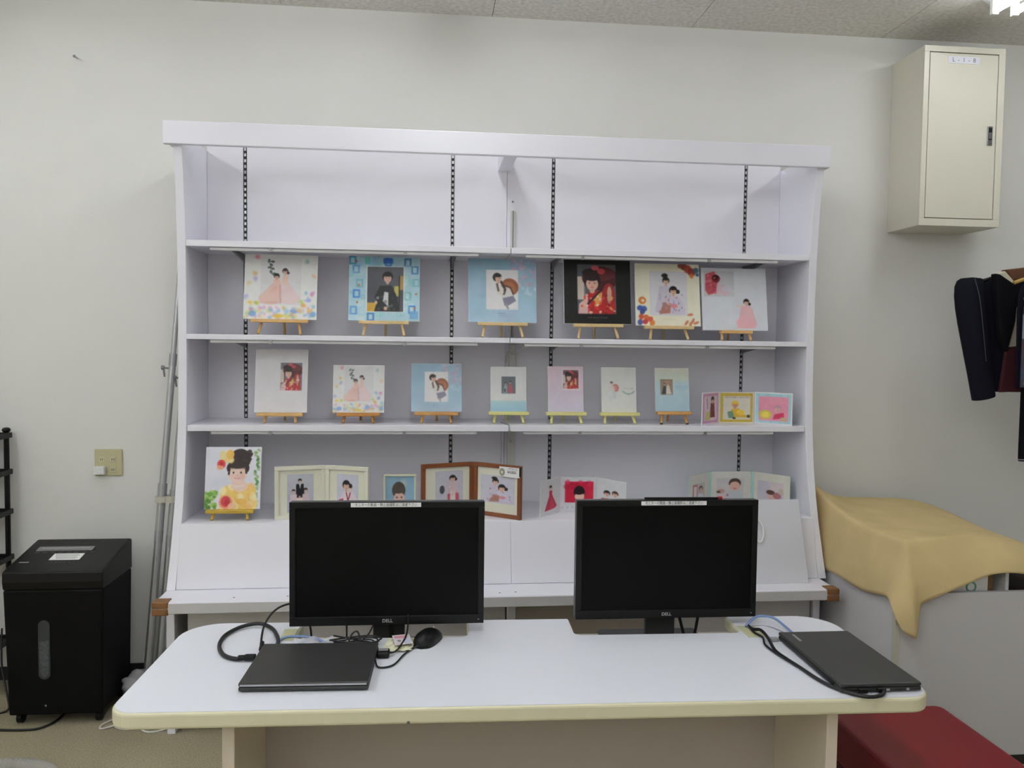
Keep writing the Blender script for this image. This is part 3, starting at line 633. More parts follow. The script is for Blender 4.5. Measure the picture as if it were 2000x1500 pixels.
def pic_red_fabric(n):
    p = Pic(n, int(n*1.05), (216, 218, 222)); p.rect(.12, .12, .92, .72, (206, 30, 60)); p.blobs(16, .14, .14, .9, .4, .06, .12, [(150, 20, 60), (226, 40, 90), (176, 20, 50)], .6, .6); p.ell(.52, .42, .155, .17, (30, 20, 22)); p.ell(.53, .55, .135, .13, (236, 196, 176)); p.ell(.52, .40, .16, .10, (30, 20, 22)); p.scribble(.06, .9, .86, .03, (170, 174, 186), 7, .6); return p
def pic_two_children(n):
    p = Pic(n, int(n*1.5), (218, 222, 224)); p.poly([(.18, .56), (.44, .54), (.52, .75), (.10, .75)], (200, 56, 62)); p.poly([(.54, .54), (.74, .52), (.86, .75), (.50, .75)], (232, 176, 166)); p.head(.36, .40, .10, face=False); p.head(.64, .38, .10, hair=(84, 52, 40), face=False); return p
def pic_baby_a(n):
    p = Pic(n, int(n*1.5), (226, 224, 214)); p.rect(.18, .28, .80, .92, (206, 200, 196)); p.rect(.20, .30, .44, .74, (196, 130, 130)); p.rect(.25, .36, .40, .68, (232, 220, 216)); p.ell(.60, .46, .10, .10, (96, 74, 66)); p.ell(.60, .50, .08, .08, (222, 180, 160)); p.ell(.58, .72, .17, .13, (220, 226, 228)); p.rect(.2, .84, .78, .92, (96, 70, 62)); return p
def pic_baby_b(n):
    p = Pic(n, int(n*1.1), (226, 224, 214)); p.rect(.14, .20, .82, .92, (216, 212, 208)); p.ell(.60, .36, .15, .15, (70, 50, 42)); p.ell(.60, .44, .13, .13, (232, 186, 166)); p.poly([(.44, .62), (.72, .58), (.82, .92), (.40, .92)], (206, 212, 214)); p.ell(.26, .60, .09, .07, (206, 166, 156)); p.ell(.20, .62, .05, .04, (110, 80, 70)); p.poly([(.14, .70), (.42, .66), (.42, .92), (.14, .92)], (228, 208, 210)); p.ell(.60, .52, .04, .015, (190, 90, 90)); p.ell(.42, .72, .02, .03, (120, 100, 110)); return p
def pic_baby_c(n):
    p = Pic(n, int(n*1.3), (226, 224, 210)); p.rect(.12, .24, .84, .92, (206, 200, 210)); p.rect(.46, .24, .84, .6, (222, 206, 206)); p.ell(.52, .66, .13, .10, (226, 180, 166)); p.ell(.48, .56, .12, .07, (96, 66, 56)); p.ell(.66, .64, .11, .10, (176, 110, 116)); p.rect(.62, .80, .84, .92, (60, 44, 40)); p.ell(.34, .84, .2, .08, (206, 204, 204)); p.ell(.76, .5, .08, .1, (196, 190, 170), .8); return p
def pic_costume(n, border, kind):
    p = Pic(n, int(n*1.02), (238, 236, 238)); p.rect(.03, .03, .97, .97, border); p.rect(.12, .13, .90, .89, (226, 220, 206) if kind != 2 else (232, 150, 172))
    for _ in range(10): p.ell(RNG.uniform(.05, .95), [.08, .93][RNG.randint(2)], .015, .015, (150, 120, 90), .6)
    if kind == 0:
        p.rect(.12, .13, .90, .89, (222, 200, 216)); p.poly([(.50, .34), (.72, .34), (.78, .80), (.48, .80)], (110, 40, 46)); p.head(.62, .25, .09, face=False); p.line([(.28, .2), (.32, .5)], .05, (120, 150, 110)); p.poly([(.22, .62), (.46, .58), (.50, .86), (.20, .88)], (190, 186, 100))
    elif kind == 1:
        p.scribble(.18, .86, .17, .035, (120, 110, 130), 14, .8); p.poly([(.36, .54), (.58, .52), (.68, .72), (.90, .76), (.86, .82), (.30, .82)], (222, 176, 60)); p.head(.46, .40, .10, hair=(232, 196, 70), skin=(214, 160, 130)); p.poly([(.24, .64), (.38, .60), (.46, .84), (.28, .84)], (110, 150, 120)); p.ell(.44, .84, .05, .03, (60, 36, 34)); p.ell(.85, .78, .05, .05, (60, 80, 60)); p.ell(.62, .66, .12, .09, (240, 204, 70))
    else:
        p.ell(.30, .70, .17, .14, (206, 196, 70)); p.ell(.30, .70, .10, .09, (240, 214, 90)); p.poly([(.54, .68), (.78, .62), (.80, .80), (.50, .84)], (210, 50, 90)); p.head(.62, .50, .09, hair=(200, 150, 170), skin=(230, 180, 170), face=False); p.ell(.78, .82, .10, .06, (190, 170, 130))
    return p

# ------------------------------------------------------------------ easels and boards
def easel(label, bw, legs, zbar, z0, x, y, m, gap=None, lean=0.17, H=.25, tip=None, group='small wooden easels'):
    """bw bar width, legs front-foot spread, zbar height of the bar's top over the shelf"""
    t = thing('table_easel', label, 'easel', (x, y, z0), group)
    yb = .0
    bt = .014
    t_loc = t.location.copy(); t.location = (0, 0, 0)
    obj('ledge_bar', box(-bw/2, bw/2, -.018, .012, zbar-bt, zbar), m, t, bev=.003)
    for s in (-1, 1):
        foot = Vector((s*legs/2, -.012, .004)); topp = Vector((s*legs*.16, .016+lean*H*.8, zbar+H*.75))
        kn = foot.lerp(topp, (zbar+.0)/(zbar+H*.75)); kn.y = .017
        obj('leg', tube(B(), [foot, kn, topp], .0058, 8), m, t)
        if tip: obj('foot_tip', lathe(B(), [(.0062, 0), (.0062, .006)], (s*legs/2, -.012, 0), 8), tip, t)
    obj('rear_leg', tube(B(), [(legs*.02, .095, .004), (0, .026+lean*H*.7, zbar+H*.62)], .0055, 8), m, t)
    t.location = t_loc
    return t
def board(label, pic, W, H, x, y, z, lean=0.17, thick=.012, rz=0.0, m=None, edge=None, cat='photo panel', group='photo panels on easels', haze=.05):
    t = thing('photo_panel', label, cat, (0, 0, 0), group)
    obj('board', box(-W/2, W/2, .0006, thick, 0, H), edge or m_paper, t, bev=.0008)
    print_sheet('printed_face', pic, W-.001, H-.001, t, -.0002, .0005, m, haze=haze)
    t.location = (x, y, z); t.rotation_euler = (-math.atan(lean), 0, rz)
    return t
# top row (stands on the second shelf)
Z2 = 1.503
row1 = [
 ('A1', pic_gowns(104), .288, .266, -.9165, 1.567, 'square panel of two girls in pale pink gowns with pastel dots, top row', 'pale wooden easel under the large pink gown panel', .226, .166, m_tan, 0, None),
 ('A2', pic_blue_pattern(104), .287, .268, -.504, 1.567, 'blue patterned panel of a boy in a black kimono', 'pale wooden easel under the blue patterned panel', .20, .165, m_pine, 0, None),
 ('A3', pic_blue_parasol(100), .283, .268, -.020, 1.568, 'large sky blue panel of a child with a brown parasol, top row', 'pale wooden easel under the large sky blue parasol panel', .205, .166, m_pine, 0, None),
 ('A4', pic_black_kimono(100), .284, .273, .380, 1.568, 'black panel with a portrait in red kimono', 'pale wooden easel under the black panel', .21, .168, m_pine, 0, None),
 ('A5', pic_cream_flowers(96), .280, .268, .683, 1.564, 'cream panel of two girls in kimono with orange and blue flowers', 'pale wooden easel under the cream flower panel', .212, .164, m_pine, 0, None),
 ('A6', pic_white_glossy(96), .286, .270, .976, 1.549, 'glossy white panel with a red kimono photo and a pink dress photo', 'low tan easel under the glossy white panel', .138, .128, m_tan, 0, None)]
for k, pic, W, H, x, zb, lb, le, bw, lg, me_, rz, tp in row1:
    easel(le, bw, lg, zb-Z2, Z2, x, -.318, me_, H=H, tip=tp)
    board(lb, pic, W, H, x, -.3165, zb, m=m_printg if k == 'A6' else None, rz=rz)
Z3 = 1.149
row2 = [
 ('B1', pic_white_kimono(84), .208, .258, -.914, 1.192, 'tall white panel with a small red kimono photo at upper right', 'tan easel under the tall white panel, leftmost on the middle shelf', .18, .124, m_tan),
 ('B2', pic_gowns(76), .207, .195, -.605, 1.193, 'small square panel of two girls in pale pink gowns, middle shelf', 'orange wooden easel under the small pink gown panel', .172, .122, m_oran),
 ('B3', pic_blue_parasol(76), .207, .20, -.289, 1.198, 'small sky blue panel of a child with a brown parasol, middle shelf', 'orange wooden easel under the small sky blue parasol panel', .182, .122, m_oran2),
 ('B4', pic_lake(56), .150, .187, .009, 1.20, 'small white panel with a grey photo and a blue band along the bottom', 'yellow easel under the white and blue band panel', .168, .124, m_yel),
 ('B5', pic_pink(56), .150, .192, .250, 1.199, 'small lilac pink panel with a red kimono photo', 'yellow easel under the lilac pink panel', .170, .128, m_yel),
 ('B6', pic_wreath(56), .149, .191, .477, 1.198, 'small white panel with a tiny figure and a green wreath', 'yellow easel under the green wreath panel', .168, .130, m_yel),
 ('B7', pic_seaside(56), .147, .185, .708, 1.203, 'small pale blue panel with a wedding photo', 'orange easel with black feet under the pale blue wedding panel', .150, .112, m_oran2)]
for k, pic, W, H, x, zb, lb, le, bw, lg, me_ in row2:
    easel(le, bw, lg, zb-Z3, Z3, x + (.003 if k == 'B7' else 0), -.322, me_, H=H, tip=m_dark if k == 'B7' else None)
    board(lb, pic, W, H, x, -.3205, zb, haze=.14)
ZD = .780
easel('mustard easel under the big girl portrait on the bottom shelf', .182, .136, .043, ZD, -1.086, -.428, m_must, H=.24, group='small wooden easels')
board('big portrait of a smiling girl with a flower in her hair', pic_portrait(104), .212, .242, -1.080, -.4265, ZD+.043)

# ------------------------------------------------------------------ folding stands
def framed_leaf(t, a, b, z0, H, fr, mfr, mount, pic, win, depth=.014, extra=None):
    d = Vector((b[0]-a[0], b[1]-a[1], 0)); W = d.length; ang = math.atan2(d.y, d.x)
    # the frame of four bars is one part, mount and print are its pieces
    bm = B()
    for q in ((0, W, 0, fr), (0, W, H-fr, H), (0, fr, fr, H-fr), (W-fr, W, fr, H-fr)): bx(bm, q[0], q[1], -depth/2, depth/2, q[2], q[3])
    me = bpy.data.meshes.new('frame'); bm.to_mesh(me); bm.free(); me.materials.append(mfr)
    f = bpy.data.objects.new('frame', me); COL.objects.link(f); f.parent = t
    mb = f.modifiers.new('bevel', 'BEVEL'); mb.width = .0015; mb.segments = 2; mb.limit_method = 'ANGLE'
    f.location = Vector((a[0], a[1], z0)) - t.location; f.rotation_euler = (0, 0, ang)
    bm = box(fr*.9, W-fr*.9, depth*.05, depth*.35, fr*.9, H-fr*.9)
    me = bpy.data.meshes.new('mount_card'); bm.to_mesh(me); bm.free(); me.materials.append(mount)
    c = bpy.data.objects.new('mount_card', me); COL.objects.link(c); c.parent = f
    x0, x1, y0, y1 = win
    print_sheet('photo_print', pic, (x1-x0)*W, (y1-y0)*H, f, depth*.05-.0006, y0*H, None, x0*W)
    return f, W, ang
def card_leaf(t, a, b, z0, H, pic, m, thick=.003):
    d = Vector((b[0]-a[0], b[1]-a[1], 0)); W = d.length; ang = math.atan2(d.y, d.x)
    bm = box(0, W, .0004, thick, 0, H)
    me = bpy.data.meshes.new('leaf'); bm.to_mesh(me); bm.free(); me.materials.append(m)
    f = bpy.data.objects.new('leaf', me); COL.objects.link(f); f.parent = t
    f.location = Vector((a[0], a[1], z0)) - t.location; f.rotation_euler = (0, 0, ang)
    print_sheet('printed_face', pic, W-.001, H-.001, f, -.0002, .0005, None, .0005)
    return f
# three-part stand at the right of the middle shelf
t = thing('folding_photo_stand', 'three-part folding stand with pink, gold and light blue photo leaves', 'photo stand', (1.01, -.33, Z3))
card_leaf(t, (.815, -.379), (.925, -.272), Z3, .137, pic_costume(44, (206, 150, 190), 0), m_paper)
card_leaf(t, (.927, -.272), (1.082, -.275), Z3, .135, pic_costume(56, (206, 176, 70), 1), m_paper)
card_leaf(t, (1.084, -.275), (1.205, -.385), Z3, .137, pic_costume(60, (170, 214, 224), 2), m_paper)
# ivory double frame
t = thing('double_photo_frame', 'ivory hinged double frame behind the left monitor', 'photo frame', (-.735, -.41, ZD))
framed_leaf(t, (-.918, -.430), (-.730, -.382), ZD, .209, .016, m_framew, m_mat, pic_family(48), (.25, .77, .12, .84))
framed_leaf(t, (-.726, -.382), (-.553, -.450), ZD, .209, .016, m_framew, m_mat, pic_red_white(48), (.26, .76, .14, .84))
obj('hinge', rod((-.728, -.380, ZD+.03), (-.728, -.380, ZD+.06), .003, 8), m_metal, t)
obj('hinge', rod((-.728, -.380, ZD+.14), (-.728, -.380, ZD+.17), .003, 8), m_metal, t)
# small ivory frame
t = thing('small_photo_frame', 'small ivory single frame of a boy on pale blue', 'photo frame', (-.435, -.33, ZD))
framed_leaf(t, (-.502, -.330), (-.369, -.330), ZD, .162, .0085, mat('pale_yellow_frame', (226, 226, 200), .5), m_mat, pic_boy(52), (.06, .94, .05, .95), .012)
bm = B(); prism(bm, [(-.320, ZD), (-.27, ZD), (-.268, ZD), (-.322, ZD+.11), (-.324, ZD+.11)], 'x', -.45, -.42)
obj('stand_leg', bm, m_grey, t)
# brown double frame with price tag
t = thing('double_photo_frame', 'brown wooden hinged double frame with a price tag', 'photo frame', (-.14, -.41, ZD))
framed_leaf(t, (-.348, -.420), (-.137, -.346), ZD, .215, .0165, m_frameb, m_mat, pic_doll(48), (.27, .80, .12, .85))
f, W, ang = framed_leaf(t, (-.132, -.346), (.048, -.482), ZD, .215, .0165, m_frameb, m_mat, pic_two_girls(56), (.14, .86, .26, .78))
obj('hinge', rod((-.1345, -.344, ZD+.03), (-.1345, -.344, ZD+.06), .003, 8), m_metal, t)
obj('hinge', rod((-.1345, -.344, ZD+.15), (-.1345, -.344, ZD+.18), .003, 8), m_metal, t)
tg = thing('price_tag', 'white price tag clipped to the brown double frame', 'price tag', (0, 0, 0))
obj('card', box(-.047, .047, -.0006, .0006, 0, .040), m_paper, tg)
text('print', 'ペアフレーム', .0095, m_ink, tg, facing(.016, -.0008, .033), .0002, sx=.72)
text('price', '¥4,800-', .0165, m_ink, tg, facing(.013, -.0008, .0195), .0002, sx=.85)
for i in range(9):
    a = i*2*PI/9
    obj('ornament', lathe(B(), [(.0055, 0), (.0045, -.0005)], (-.034+.0085*math.cos(a), -.0007, .018+.011*math.sin(a)), 8, 'y'), mat('tag_ornament', (160, 158, 140), .7), tg)
obj('clip', box(.0472, .0525, -.003, .003, .006, .042), m_black, tg)
tg.rotation_euler = (0, 0, ang); dv = Vector((math.cos(ang), math.sin(ang), 0)); nv = Vector((math.sin(ang), -math.cos(ang), 0))
tg.location = Vector((-.132, -.346, ZD+.168)) + dv*(W-.052) + nv*.0085
# white three-part card with red pictures
t = thing('folding_photo_stand', 'white three-part folding stand with pictures of a red dress', 'photo stand', (.30, -.40, ZD))
card_leaf(t, (.130, -.434), (.229, -.336), ZD, .147, pic_red_dress(44), m_paper)
card_leaf(t, (.230, -.336), (.380, -.340), ZD, .147, pic_red_fabric(56), m_paper)
card_leaf(t, (.381, -.340), (.473, -.478), ZD, .147, pic_two_children(44), m_paper)
# mint three-part baby stand
m_mint = mat('mint_card', (176, 214, 204), .7)
t = thing('folding_photo_stand', 'mint edged three-part folding stand with baby photos', 'photo stand', (1.0, -.28, ZD))
for a, b, pc in (((.784, -.322), (.912, -.209), pic_baby_a(44)), ((.922, -.203), (1.112, -.195), pic_baby_b(60)), ((1.122, -.199), (1.222, -.348), pic_baby_c(52))):
    card_leaf(t, a, b, ZD, .147, pc, m_mint)
obj('spine', box(.911, .923, -.209, -.201, ZD, ZD+.147), m_mint, t)
obj('spine', box(1.111, 1.123, -.201, -.192, ZD, ZD+.147), m_mint, t)

# grey white board leaning on the ledge
t = thing('leaning_board', 'light grey board leaning on the ledge beside the right monitor', 'board', (.98, -.57, .545))
bm = B(); prism(bm, [(-.612, .5455), (-.601, .5455), (-.494, .858), (-.505, .858)], 'x', .745, 1.186)
obj('sheet', bm, mat('light_grey_board', (214, 215, 222), .5), t, bev=.001)
R_ = []
for i in range(17):
    a = 2*PI*i/16; z = .742+.042*math.sin(a); R_.append((1.000+.020*math.cos(a), -.6135+(z-.5455)*.3424-.006, z))
obj('white_ring', tube(B(), R_, .004, 8, False), m_paper, t, smooth=True)

# ================================================================== DESK
DR = -.0301
D = thing('desk', 'white desk with cream rounded edge and two monitor cut-outs', 'desk', (0, 0, 0))
dx0, dx1, dyf, dyb = -.9278, .8722, -1.946, -1.4006
def desk_outline(inset=0.0):
    i = inset
    P = rounded(dx0+i, dx1-i, dyf+i, dyb-i, (.055-i*.5, .055-i*.5, .10-i*.5, .10-i*.5), 8)
    # split the back edge (between tr and tl corners) to add the notches
    n = 9; tr_end = 3*n; head = P[:tr_end]; tail = P[tr_end:]
    nb = []
    for (xa, xb) in ((.122, .575), (-.618, -.168)):
        r = .022; yb_ = dyb-.128-i; xl, xr = xa-i, xb+i
        nb.append((xr, dyb-i))
        for j in range(5): a = j*(PI/2)/4; nb.append((xr-r+r*math.cos(a), yb_+r-r*math.sin(a)))
        for j in range(5): a = j*(PI/2)/4; nb.append((xl+r-r*math.sin(a), yb_+r-r*math.cos(a)))
        nb.append((xl, dyb-i))
    return head + nb + tail
bm = B(); prism(bm, desk_outline(), 'z', .663, .6992)
top = obj('desk_edge', bm, m_cream, D, bev=.007, seg=3)
bm = B(); prism(bm, desk_outline(.0045), 'z', .6985, .7000)
obj('desk_top', bm, m_desk, D)
for x0, x1 in ((-.708, -.681), (.655, .682)):
    obj('leg_panel', box(x0, x1, -1.875, -1.44, 0, .663), m_creamw, D, bev=.002)
obj('modesty_panel', box(-.681, .655, -1.585, -1.567, .08, .663), m_under, D, bev=.001)
obj('monitor_shelf', box(-.681, .655, -1.567, -1.25, .582, .600), m_under, D, bev=.001)
obj('screw', lathe(B(), [(.004, 0), (.003, -.002)], (-.30, -1.946, .668), 8, 'y'), m_metal, D)
D.rotation_euler = (0, 0, DR)
tag(obj('tape_patch', box(.535, .585, -1.585, -1.500, .7002, .7010), m_olive, None, loc=(.56, -1.54, .7002)), 'olive tape patch at the right notch of the desk', 'tape')
tag(obj('tape_patch', box(-.702, -.668, -1.525, -1.440, .7002, .7010), m_olive, None, loc=(-.685, -1.48, .7002)), 'olive tape patch at the left notch of the desk', 'tape')

# ------------------------------------------------------------------ monitors
NOTE = 'モニターの動画・静止画撮影はご遠慮下さい'
def monitor(label, x, y, z, rz, note_dx=.0, cables=()):
    t = thing('monitor', label, 'monitor', (0, 0, 0), 'black desktop monitors')
    W, H = .512, .330
    bm = B(); bx(bm, -W/2, W/2, 0, .020, 0, H)
    obj('front_bezel', _ring(W, H, .016, .024), m_black, t, bev=.0015)
    obj('side_band', box(-W/2, W/2, .0105, .034, 0.001, H-.001), mat('monitor_side_grey', (86, 87, 90), .45), t, bev=.002)
    obj('screen', box(-W/2+.0155, W/2-.0155, .0035, .011, .0235, H-.0155), m_screen, t)
    bm = B(); prism(bm, [(-W/2+.03, .03), (W/2-.03, .03), (W/2-.03, H-.03), (-W/2+.03, H-.03)], 'y', .034, .058)
    obj('rear_shell', bm, m_black, t, bev=.012)
    obj('label_strip', box(-.092+note_dx, .092+note_dx, -.0006, .0002, H-.0135, H-.0022), m_paper, t)
    text('label_print', NOTE, .0102, m_ink, t, facing(note_dx, -.0008, H-.0079), .0001, sx=.80)
    text('logo', 'DELL', .0125, mat('logo_silver', (205, 206, 208), .4), t, facing(0, -.0002, .0112), .0004, 1.0)
    obj('power_light', box(W/2-.016, W/2-.012, -.0004, .0005, .010, .0125), m_sil, t)
    zb = .6005 - z
    nk = obj('stand_neck', box(-.043, .043, .062, .080, zb+.012, .18), m_grey, t, bev=.004)
    obj('neck_mount', box(-.05, .05, .054, .064, .10, .20), m_black, t, bev=.003)
    obj('stand_base', box(-.150, .150, .010, .222, zb, zb+.013), m_grey, t, bev=.005)
    for pts in cables: obj('monitor_cable', tube(B(), smooth_path([(x_, y_, z_ if z_ > -.05 else zb+.017) for x_, y_, z_ in pts]), .0045, 8), m_cable, t, smooth=True)
    t.location = (x, y, z); t.rotation_euler = (0, 0, rz)
    return t
def _ring(W, H, s, b):
    bm = B()
    bx(bm, -W/2, W/2, 0, .011, 0, b); bx(bm, -W/2, W/2, 0, .011, H-s, H); bx(bm, -W/2, -W/2+s, 0, .011, b, H-s); bx(bm, W/2-s, W/2, 0, .011, b, H-s)
    return bm
monitor('black monitor standing behind the left laptop', -.4254, -1.4954, .7255, -.012, note_dx=-.005, cables=([(.002, .060, .09), (-.004, .050, .05), (.004, .052, .0), (.012, .060, -.1), (.03, .12, -.1)],))
monitor('black monitor on the right half of the desk', .3410, -1.479, .7205, -.0165, note_dx=.015, cables=([(.03, .070, .09), (.050, .088, .03), (.066, .095, -.03), (.090, .10, -.1), (.12, .14, -.1)], [(.13, .064, .08), (.128, .090, .03), (.112, .11, -.1), (.09, .15, -.1)]))
t = thing('stylus', 'thin black pen with a red end lying on the right monitor', 'pen', (.375, -1.470, 1.0510))
obj('barrel', rod((.275, -1.4690, 1.0545), (.482, -1.4745, 1.0545), .0035, 10), m_black, t)
obj('cap', rod((.482, -1.4745, 1.0555), (.494, -1.4747, 1.0555), .0045, 10), mat('red_cap', (150, 30, 36), .4), t)

# ------------------------------------------------------------------ laptops
def laptop(label, W, Dp, x, y, rz, logo):
    t = thing('laptop', label, 'laptop', (0, 0, 0), 'closed laptops')
    obj('base', box(-W/2, W/2, -Dp/2, Dp/2, .0025, .012), m_laps, t, bev=.003)
    ld = obj('lid', box(-W/2, W/2, -Dp/2, Dp/2, .0128, .0215), m_lap, t, bev=.0028)
    obj('lid_front_edge', box(-W/2+.004, W/2-.004, -Dp/2-.0006, -Dp/2+.004, .0142, .0182), m_sil if logo is None else m_lap, ld)
    for sx in (-1, 1):
        for sy in (-1, 1):
            obj('foot', lathe(B(), [(.007, 0), (.007, .003)], (sx*(W/2-.03), sy*(Dp/2-.03), 0), 10), m_dark, t)
    obj('hinge', box(-W/2+.03, W/2-.03, Dp/2-.006, Dp/2+.001, .004, .016), m_black, t, bev=.002)
    if logo: logo(t, ld)
    t.location = (x, y, .7005); t.rotation_euler = (0, 0, rz)
    return t
laptop('closed graphite laptop in front of the left monitor', .284, .238, -.5875, -1.722, -.035, None)
def ports(t, ld):
    # this one is turned: its left side faces the viewer
    for i, (y0, y1, m) in enumerate(((.055, .075, m_dark), (.02, .045, m_dark), (-.02, .01, m_sil), (-.05, -.035, m_dark), (-.066, -.060, m_sil))):
        obj('port', box(-.1675, -.1650, y0, y1, .0045, .0095), m, t)
    obj('maker_badge', box(.098, .145, .062, .069, .0214, .0218), m_sil, ld)
L2 = laptop('closed dark grey laptop at the right end of the desk', .332, .192, .7005, -1.776, PI/2-.012, ports)

# ------------------------------------------------------------------ mouse
def mouse_body():
    bm = B(); prof = []
    for i in range(13):
        v = i/12; y = -.055 + .11*v; wd = .031*max(1-abs(2*v-1)**3.2, .03)**.5*(1-.08*math.sin(PI*v)); h = .037*max(1-abs(2*(v*.96+.06)-1)**2.6, .05)**.55*(1-.22*v)
        prof.append([(wd*math.cos(a), y, max(h*math.sin(a)**.8, 0)) for a in np.linspace(0.0001, PI-.0001, 13)])
    rows = [[bm.verts.new((p[0], p[1], p[2]+.001)) for p in r] for r in prof]
    for i in range(12):
        for j in range(12): bm.faces.new((rows[i][j], rows[i][j+1], rows[i+1][j+1], rows[i+1][j]))
        bm.faces.new((rows[i][0], rows[i+1][0], rows[i+1][12], rows[i][12]))
    bm.faces.new(rows[0]); bm.faces.new(rows[12][::-1])
    bmesh.ops.recalc_face_normals(bm, faces=bm.faces)
    return bm
t = thing('computer_mouse', 'black computer mouse on the desk under the left monitor', 'mouse', (0, 0, 0))
obj('shell', mouse_body(), m_black, t, smooth=True)
obj('scroll_wheel', lathe(B(), [(.008, -.003), (.009, 0), (.008, .003)], (0, .036, .0215), 14, 'x'), m_sil, t)
obj('button_seam', box(-.0006, .0006, .012, .046, .020, .0285), m_grey, t)
t.location = (-.318, -1.556, .7005); t.rotation_euler = (0, 0, -.42)
wire('mouse_cable', 'thin black mouse cable curving back to the left laptop', [(-.4435, -1.702, .712), (-.434, -1.723, .7035), (-.401, -1.712, .7035), (-.378, -1.650, .7035), (-.357, -1.608, .7035), (-.3415, -1.604, .708)], .0022, m_cable)

# ------------------------------------------------------------------ cables on the desk
t = thing('video_cable', 'thick black cable looping beside the left laptop', 'cable', (-.78, -1.53, .7005))
lp = [(-.7335, -1.655, .7105), (-.752, -1.656, .709), (-.785, -1.652, .7065), (-.818, -1.623, .7065), (-.842, -1.563, .7065), (-.845, -1.490, .7065), (-.816, -1.432, .708), (-.772, -1.420, .711), (-.735, -1.448, .7075), (-.712, -1.500, .7065), (-.700, -1.545, .7065), (-.694, -1.590, .7065)]
obj('cord', tube(B(), smooth_path(lp), .0052, 10), m_cable, t, smooth=True)
obj('plug', box(-.760, -.733, -1.664, -1.647, .7035, .7165), m_black, t, bev=.003)
obj('strain_relief', rod((-.774, -1.655, .7090), (-.760, -1.6555, .7095), .0068, 10), m_black, t)
t = thing('power_cable', 'thin black cable with an angled plug at the left laptop', 'cable', (-.735, -1.5, .7005))
obj('cord', tube(B(), smooth_path([(-.732, -1.585, .713), (-.738, -1.565, .722), (-.742, -1.50, .738), (-.728, -1.435, .752), (-.700, -1.405, .758), (-.676, -1.40, .752), (-.640, -1.41, .70), (-.635, -1.41, .6035)]), .0028, 8), m_cable, t, smooth=True)
obj('plug', tube(B(), [(-.731, -1.606, .709), (-.7325, -1.590, .711), (-.7335, -1.578, .718)], .0055, 8), m_black, t, smooth=True)
wire('network_cable', 'light blue network cable lying behind the left laptop', [(-.703, -1.552, .7045), (-.690, -1.512, .7045), (-.655, -1.505, .7045), (-.612, -1.535, .7095), (-.566, -1.570, .7045), (-.545, -1.592, .7045)], .0032, m_blue)
t = thing('tied_cable', 'bundle of thin black cable tied behind the left laptop', 'cable', (-.50, -1.57, .7005))
rngp = random.Random(4)
for k in range(4):
    pts = []
    for i in range(13):
        a = 2*PI*i/12
        pts.append((-.502+(.045+.006*k)*math.cos(a)+rngp.uniform(-.004, .004), -1.572+(.012+.003*k)*math.sin(a), .7045+.004*k+.003*math.sin(a*2)))
    obj('turn', tube(B(), smooth_path(pts, 4), .0022, 6), m_cable, t, smooth=True)
obj('tie', tube(B(), smooth_path([(-.522, -1.585, .706), (-.512, -1.575, .730), (-.500, -1.572, .738), (-.492, -1.575, .728), (-.488, -1.585, .706)]), .0022, 6), m_cable, t, smooth=True)
obj('loose_end', tube(B(), smooth_path([(-.490, -1.575, .715), (-.560, -1.555, .722)]), .0022, 6), m_cable, t, smooth=True)
obj('lead', tube(B(), smooth_path([(-.487, -1.572, .712), (-.470, -1.52, .716), (-.458, -1.47, .74), (-.455, -1.44, .78)]), .0020, 6), m_cable, t, smooth=True)
# clear bag with papers, small packets
t = thing('clear_bag', 'clear plastic bag with printed paper under the left monitor', 'plastic bag', (-.60, -1.53, .7005))
bm = B(); N = 9
vs = [[bm.verts.new((-.655+.10*i/N, -1.605+.075*j/5, .7050+.006*math.sin(i*1.3)*math.sin(j*1.1)+.004)) for j in range(6)] for i in range(N+1)]
for i in range(N):
    for j in range(5): bm.faces.new((vs[i][j], vs[i+1][j], vs[i+1][j+1], vs[i][j+1]))
obj('film', bm, m_bag, t, smooth=True)
pg = Pic(40, 26, (222, 214, 210)); pg.rect(0, 0, .35, 1, (206, 216, 230)); pg.rect(.35, .0, 1, .3, (214, 180, 180), .5)
for i in range(10): pg.line([(.5+.05*(i % 5)*1.8, .15+.3*(i//5)), (.46+.05*(i % 5)*1.8, .33+.3*(i//5))], .03, (60, 50, 60))
o = print_sheet('printed_paper', pg, .085, .06, t, 0, 0); o.rotation_euler = (-PI/2, 0, .05); o.location = Vector((-.603, -1.598, .7035)) - t.location
t = thing('usb_receiver', 'small black adapter box beside the left laptop', 'adapter', (-.427, -1.63, .7005))
obj('case', box(-.443, -.412, -1.665, -1.632, .7008, .716), m_black, t, bev=.004)
obj('grey_label', box(-.440, -.416, -1.652, -1.636, .7158, .7166), m_sil, t)
obj('cord', tube(B(), smooth_path([(-.412, -1.650, .709), (-.395, -1.632, .709), (-.375, -1.57, .720), (-.370, -1.51, .74), (-.372, -1.47, .77), (-.372, -1.435, .80)]), .0022, 6), m_cable, t, smooth=True)
t = thing('paper_packet', 'crumpled cream paper packet with red print beside the mouse', 'packet', (-.40, -1.59, .7005))
bm = B(); N = 8
vs = [[bm.verts.new((-.435+.075*i/N+.012*j/5, -1.628+.085*j/6, .7035+.010*abs(math.sin(i*1.1+j*.7))*(.4+.1*j/6))) for j in range(7)] for i in range(N+1)]
for i in range(N):
    for j in range(6): bm.faces.new((vs[i][j], vs[i+1][j], vs[i+1][j+1], vs[i][j+1]))
obj('wrapper', bm, mat('cream_wrapper', (222, 220, 190), .6, noise=(40, .12)), t)
pg = Pic(30, 24, (218, 208, 214)); pg.rect(.1, .1, .8, .35, (206, 140, 150)); pg.ell(.3, .6, .1, .1, (110, 110, 110)); pg.rect(.6, .4, .95, .95, (190, 200, 222)); pg.scribble(.1, .9, .85, .1, (190, 160, 160), 8)
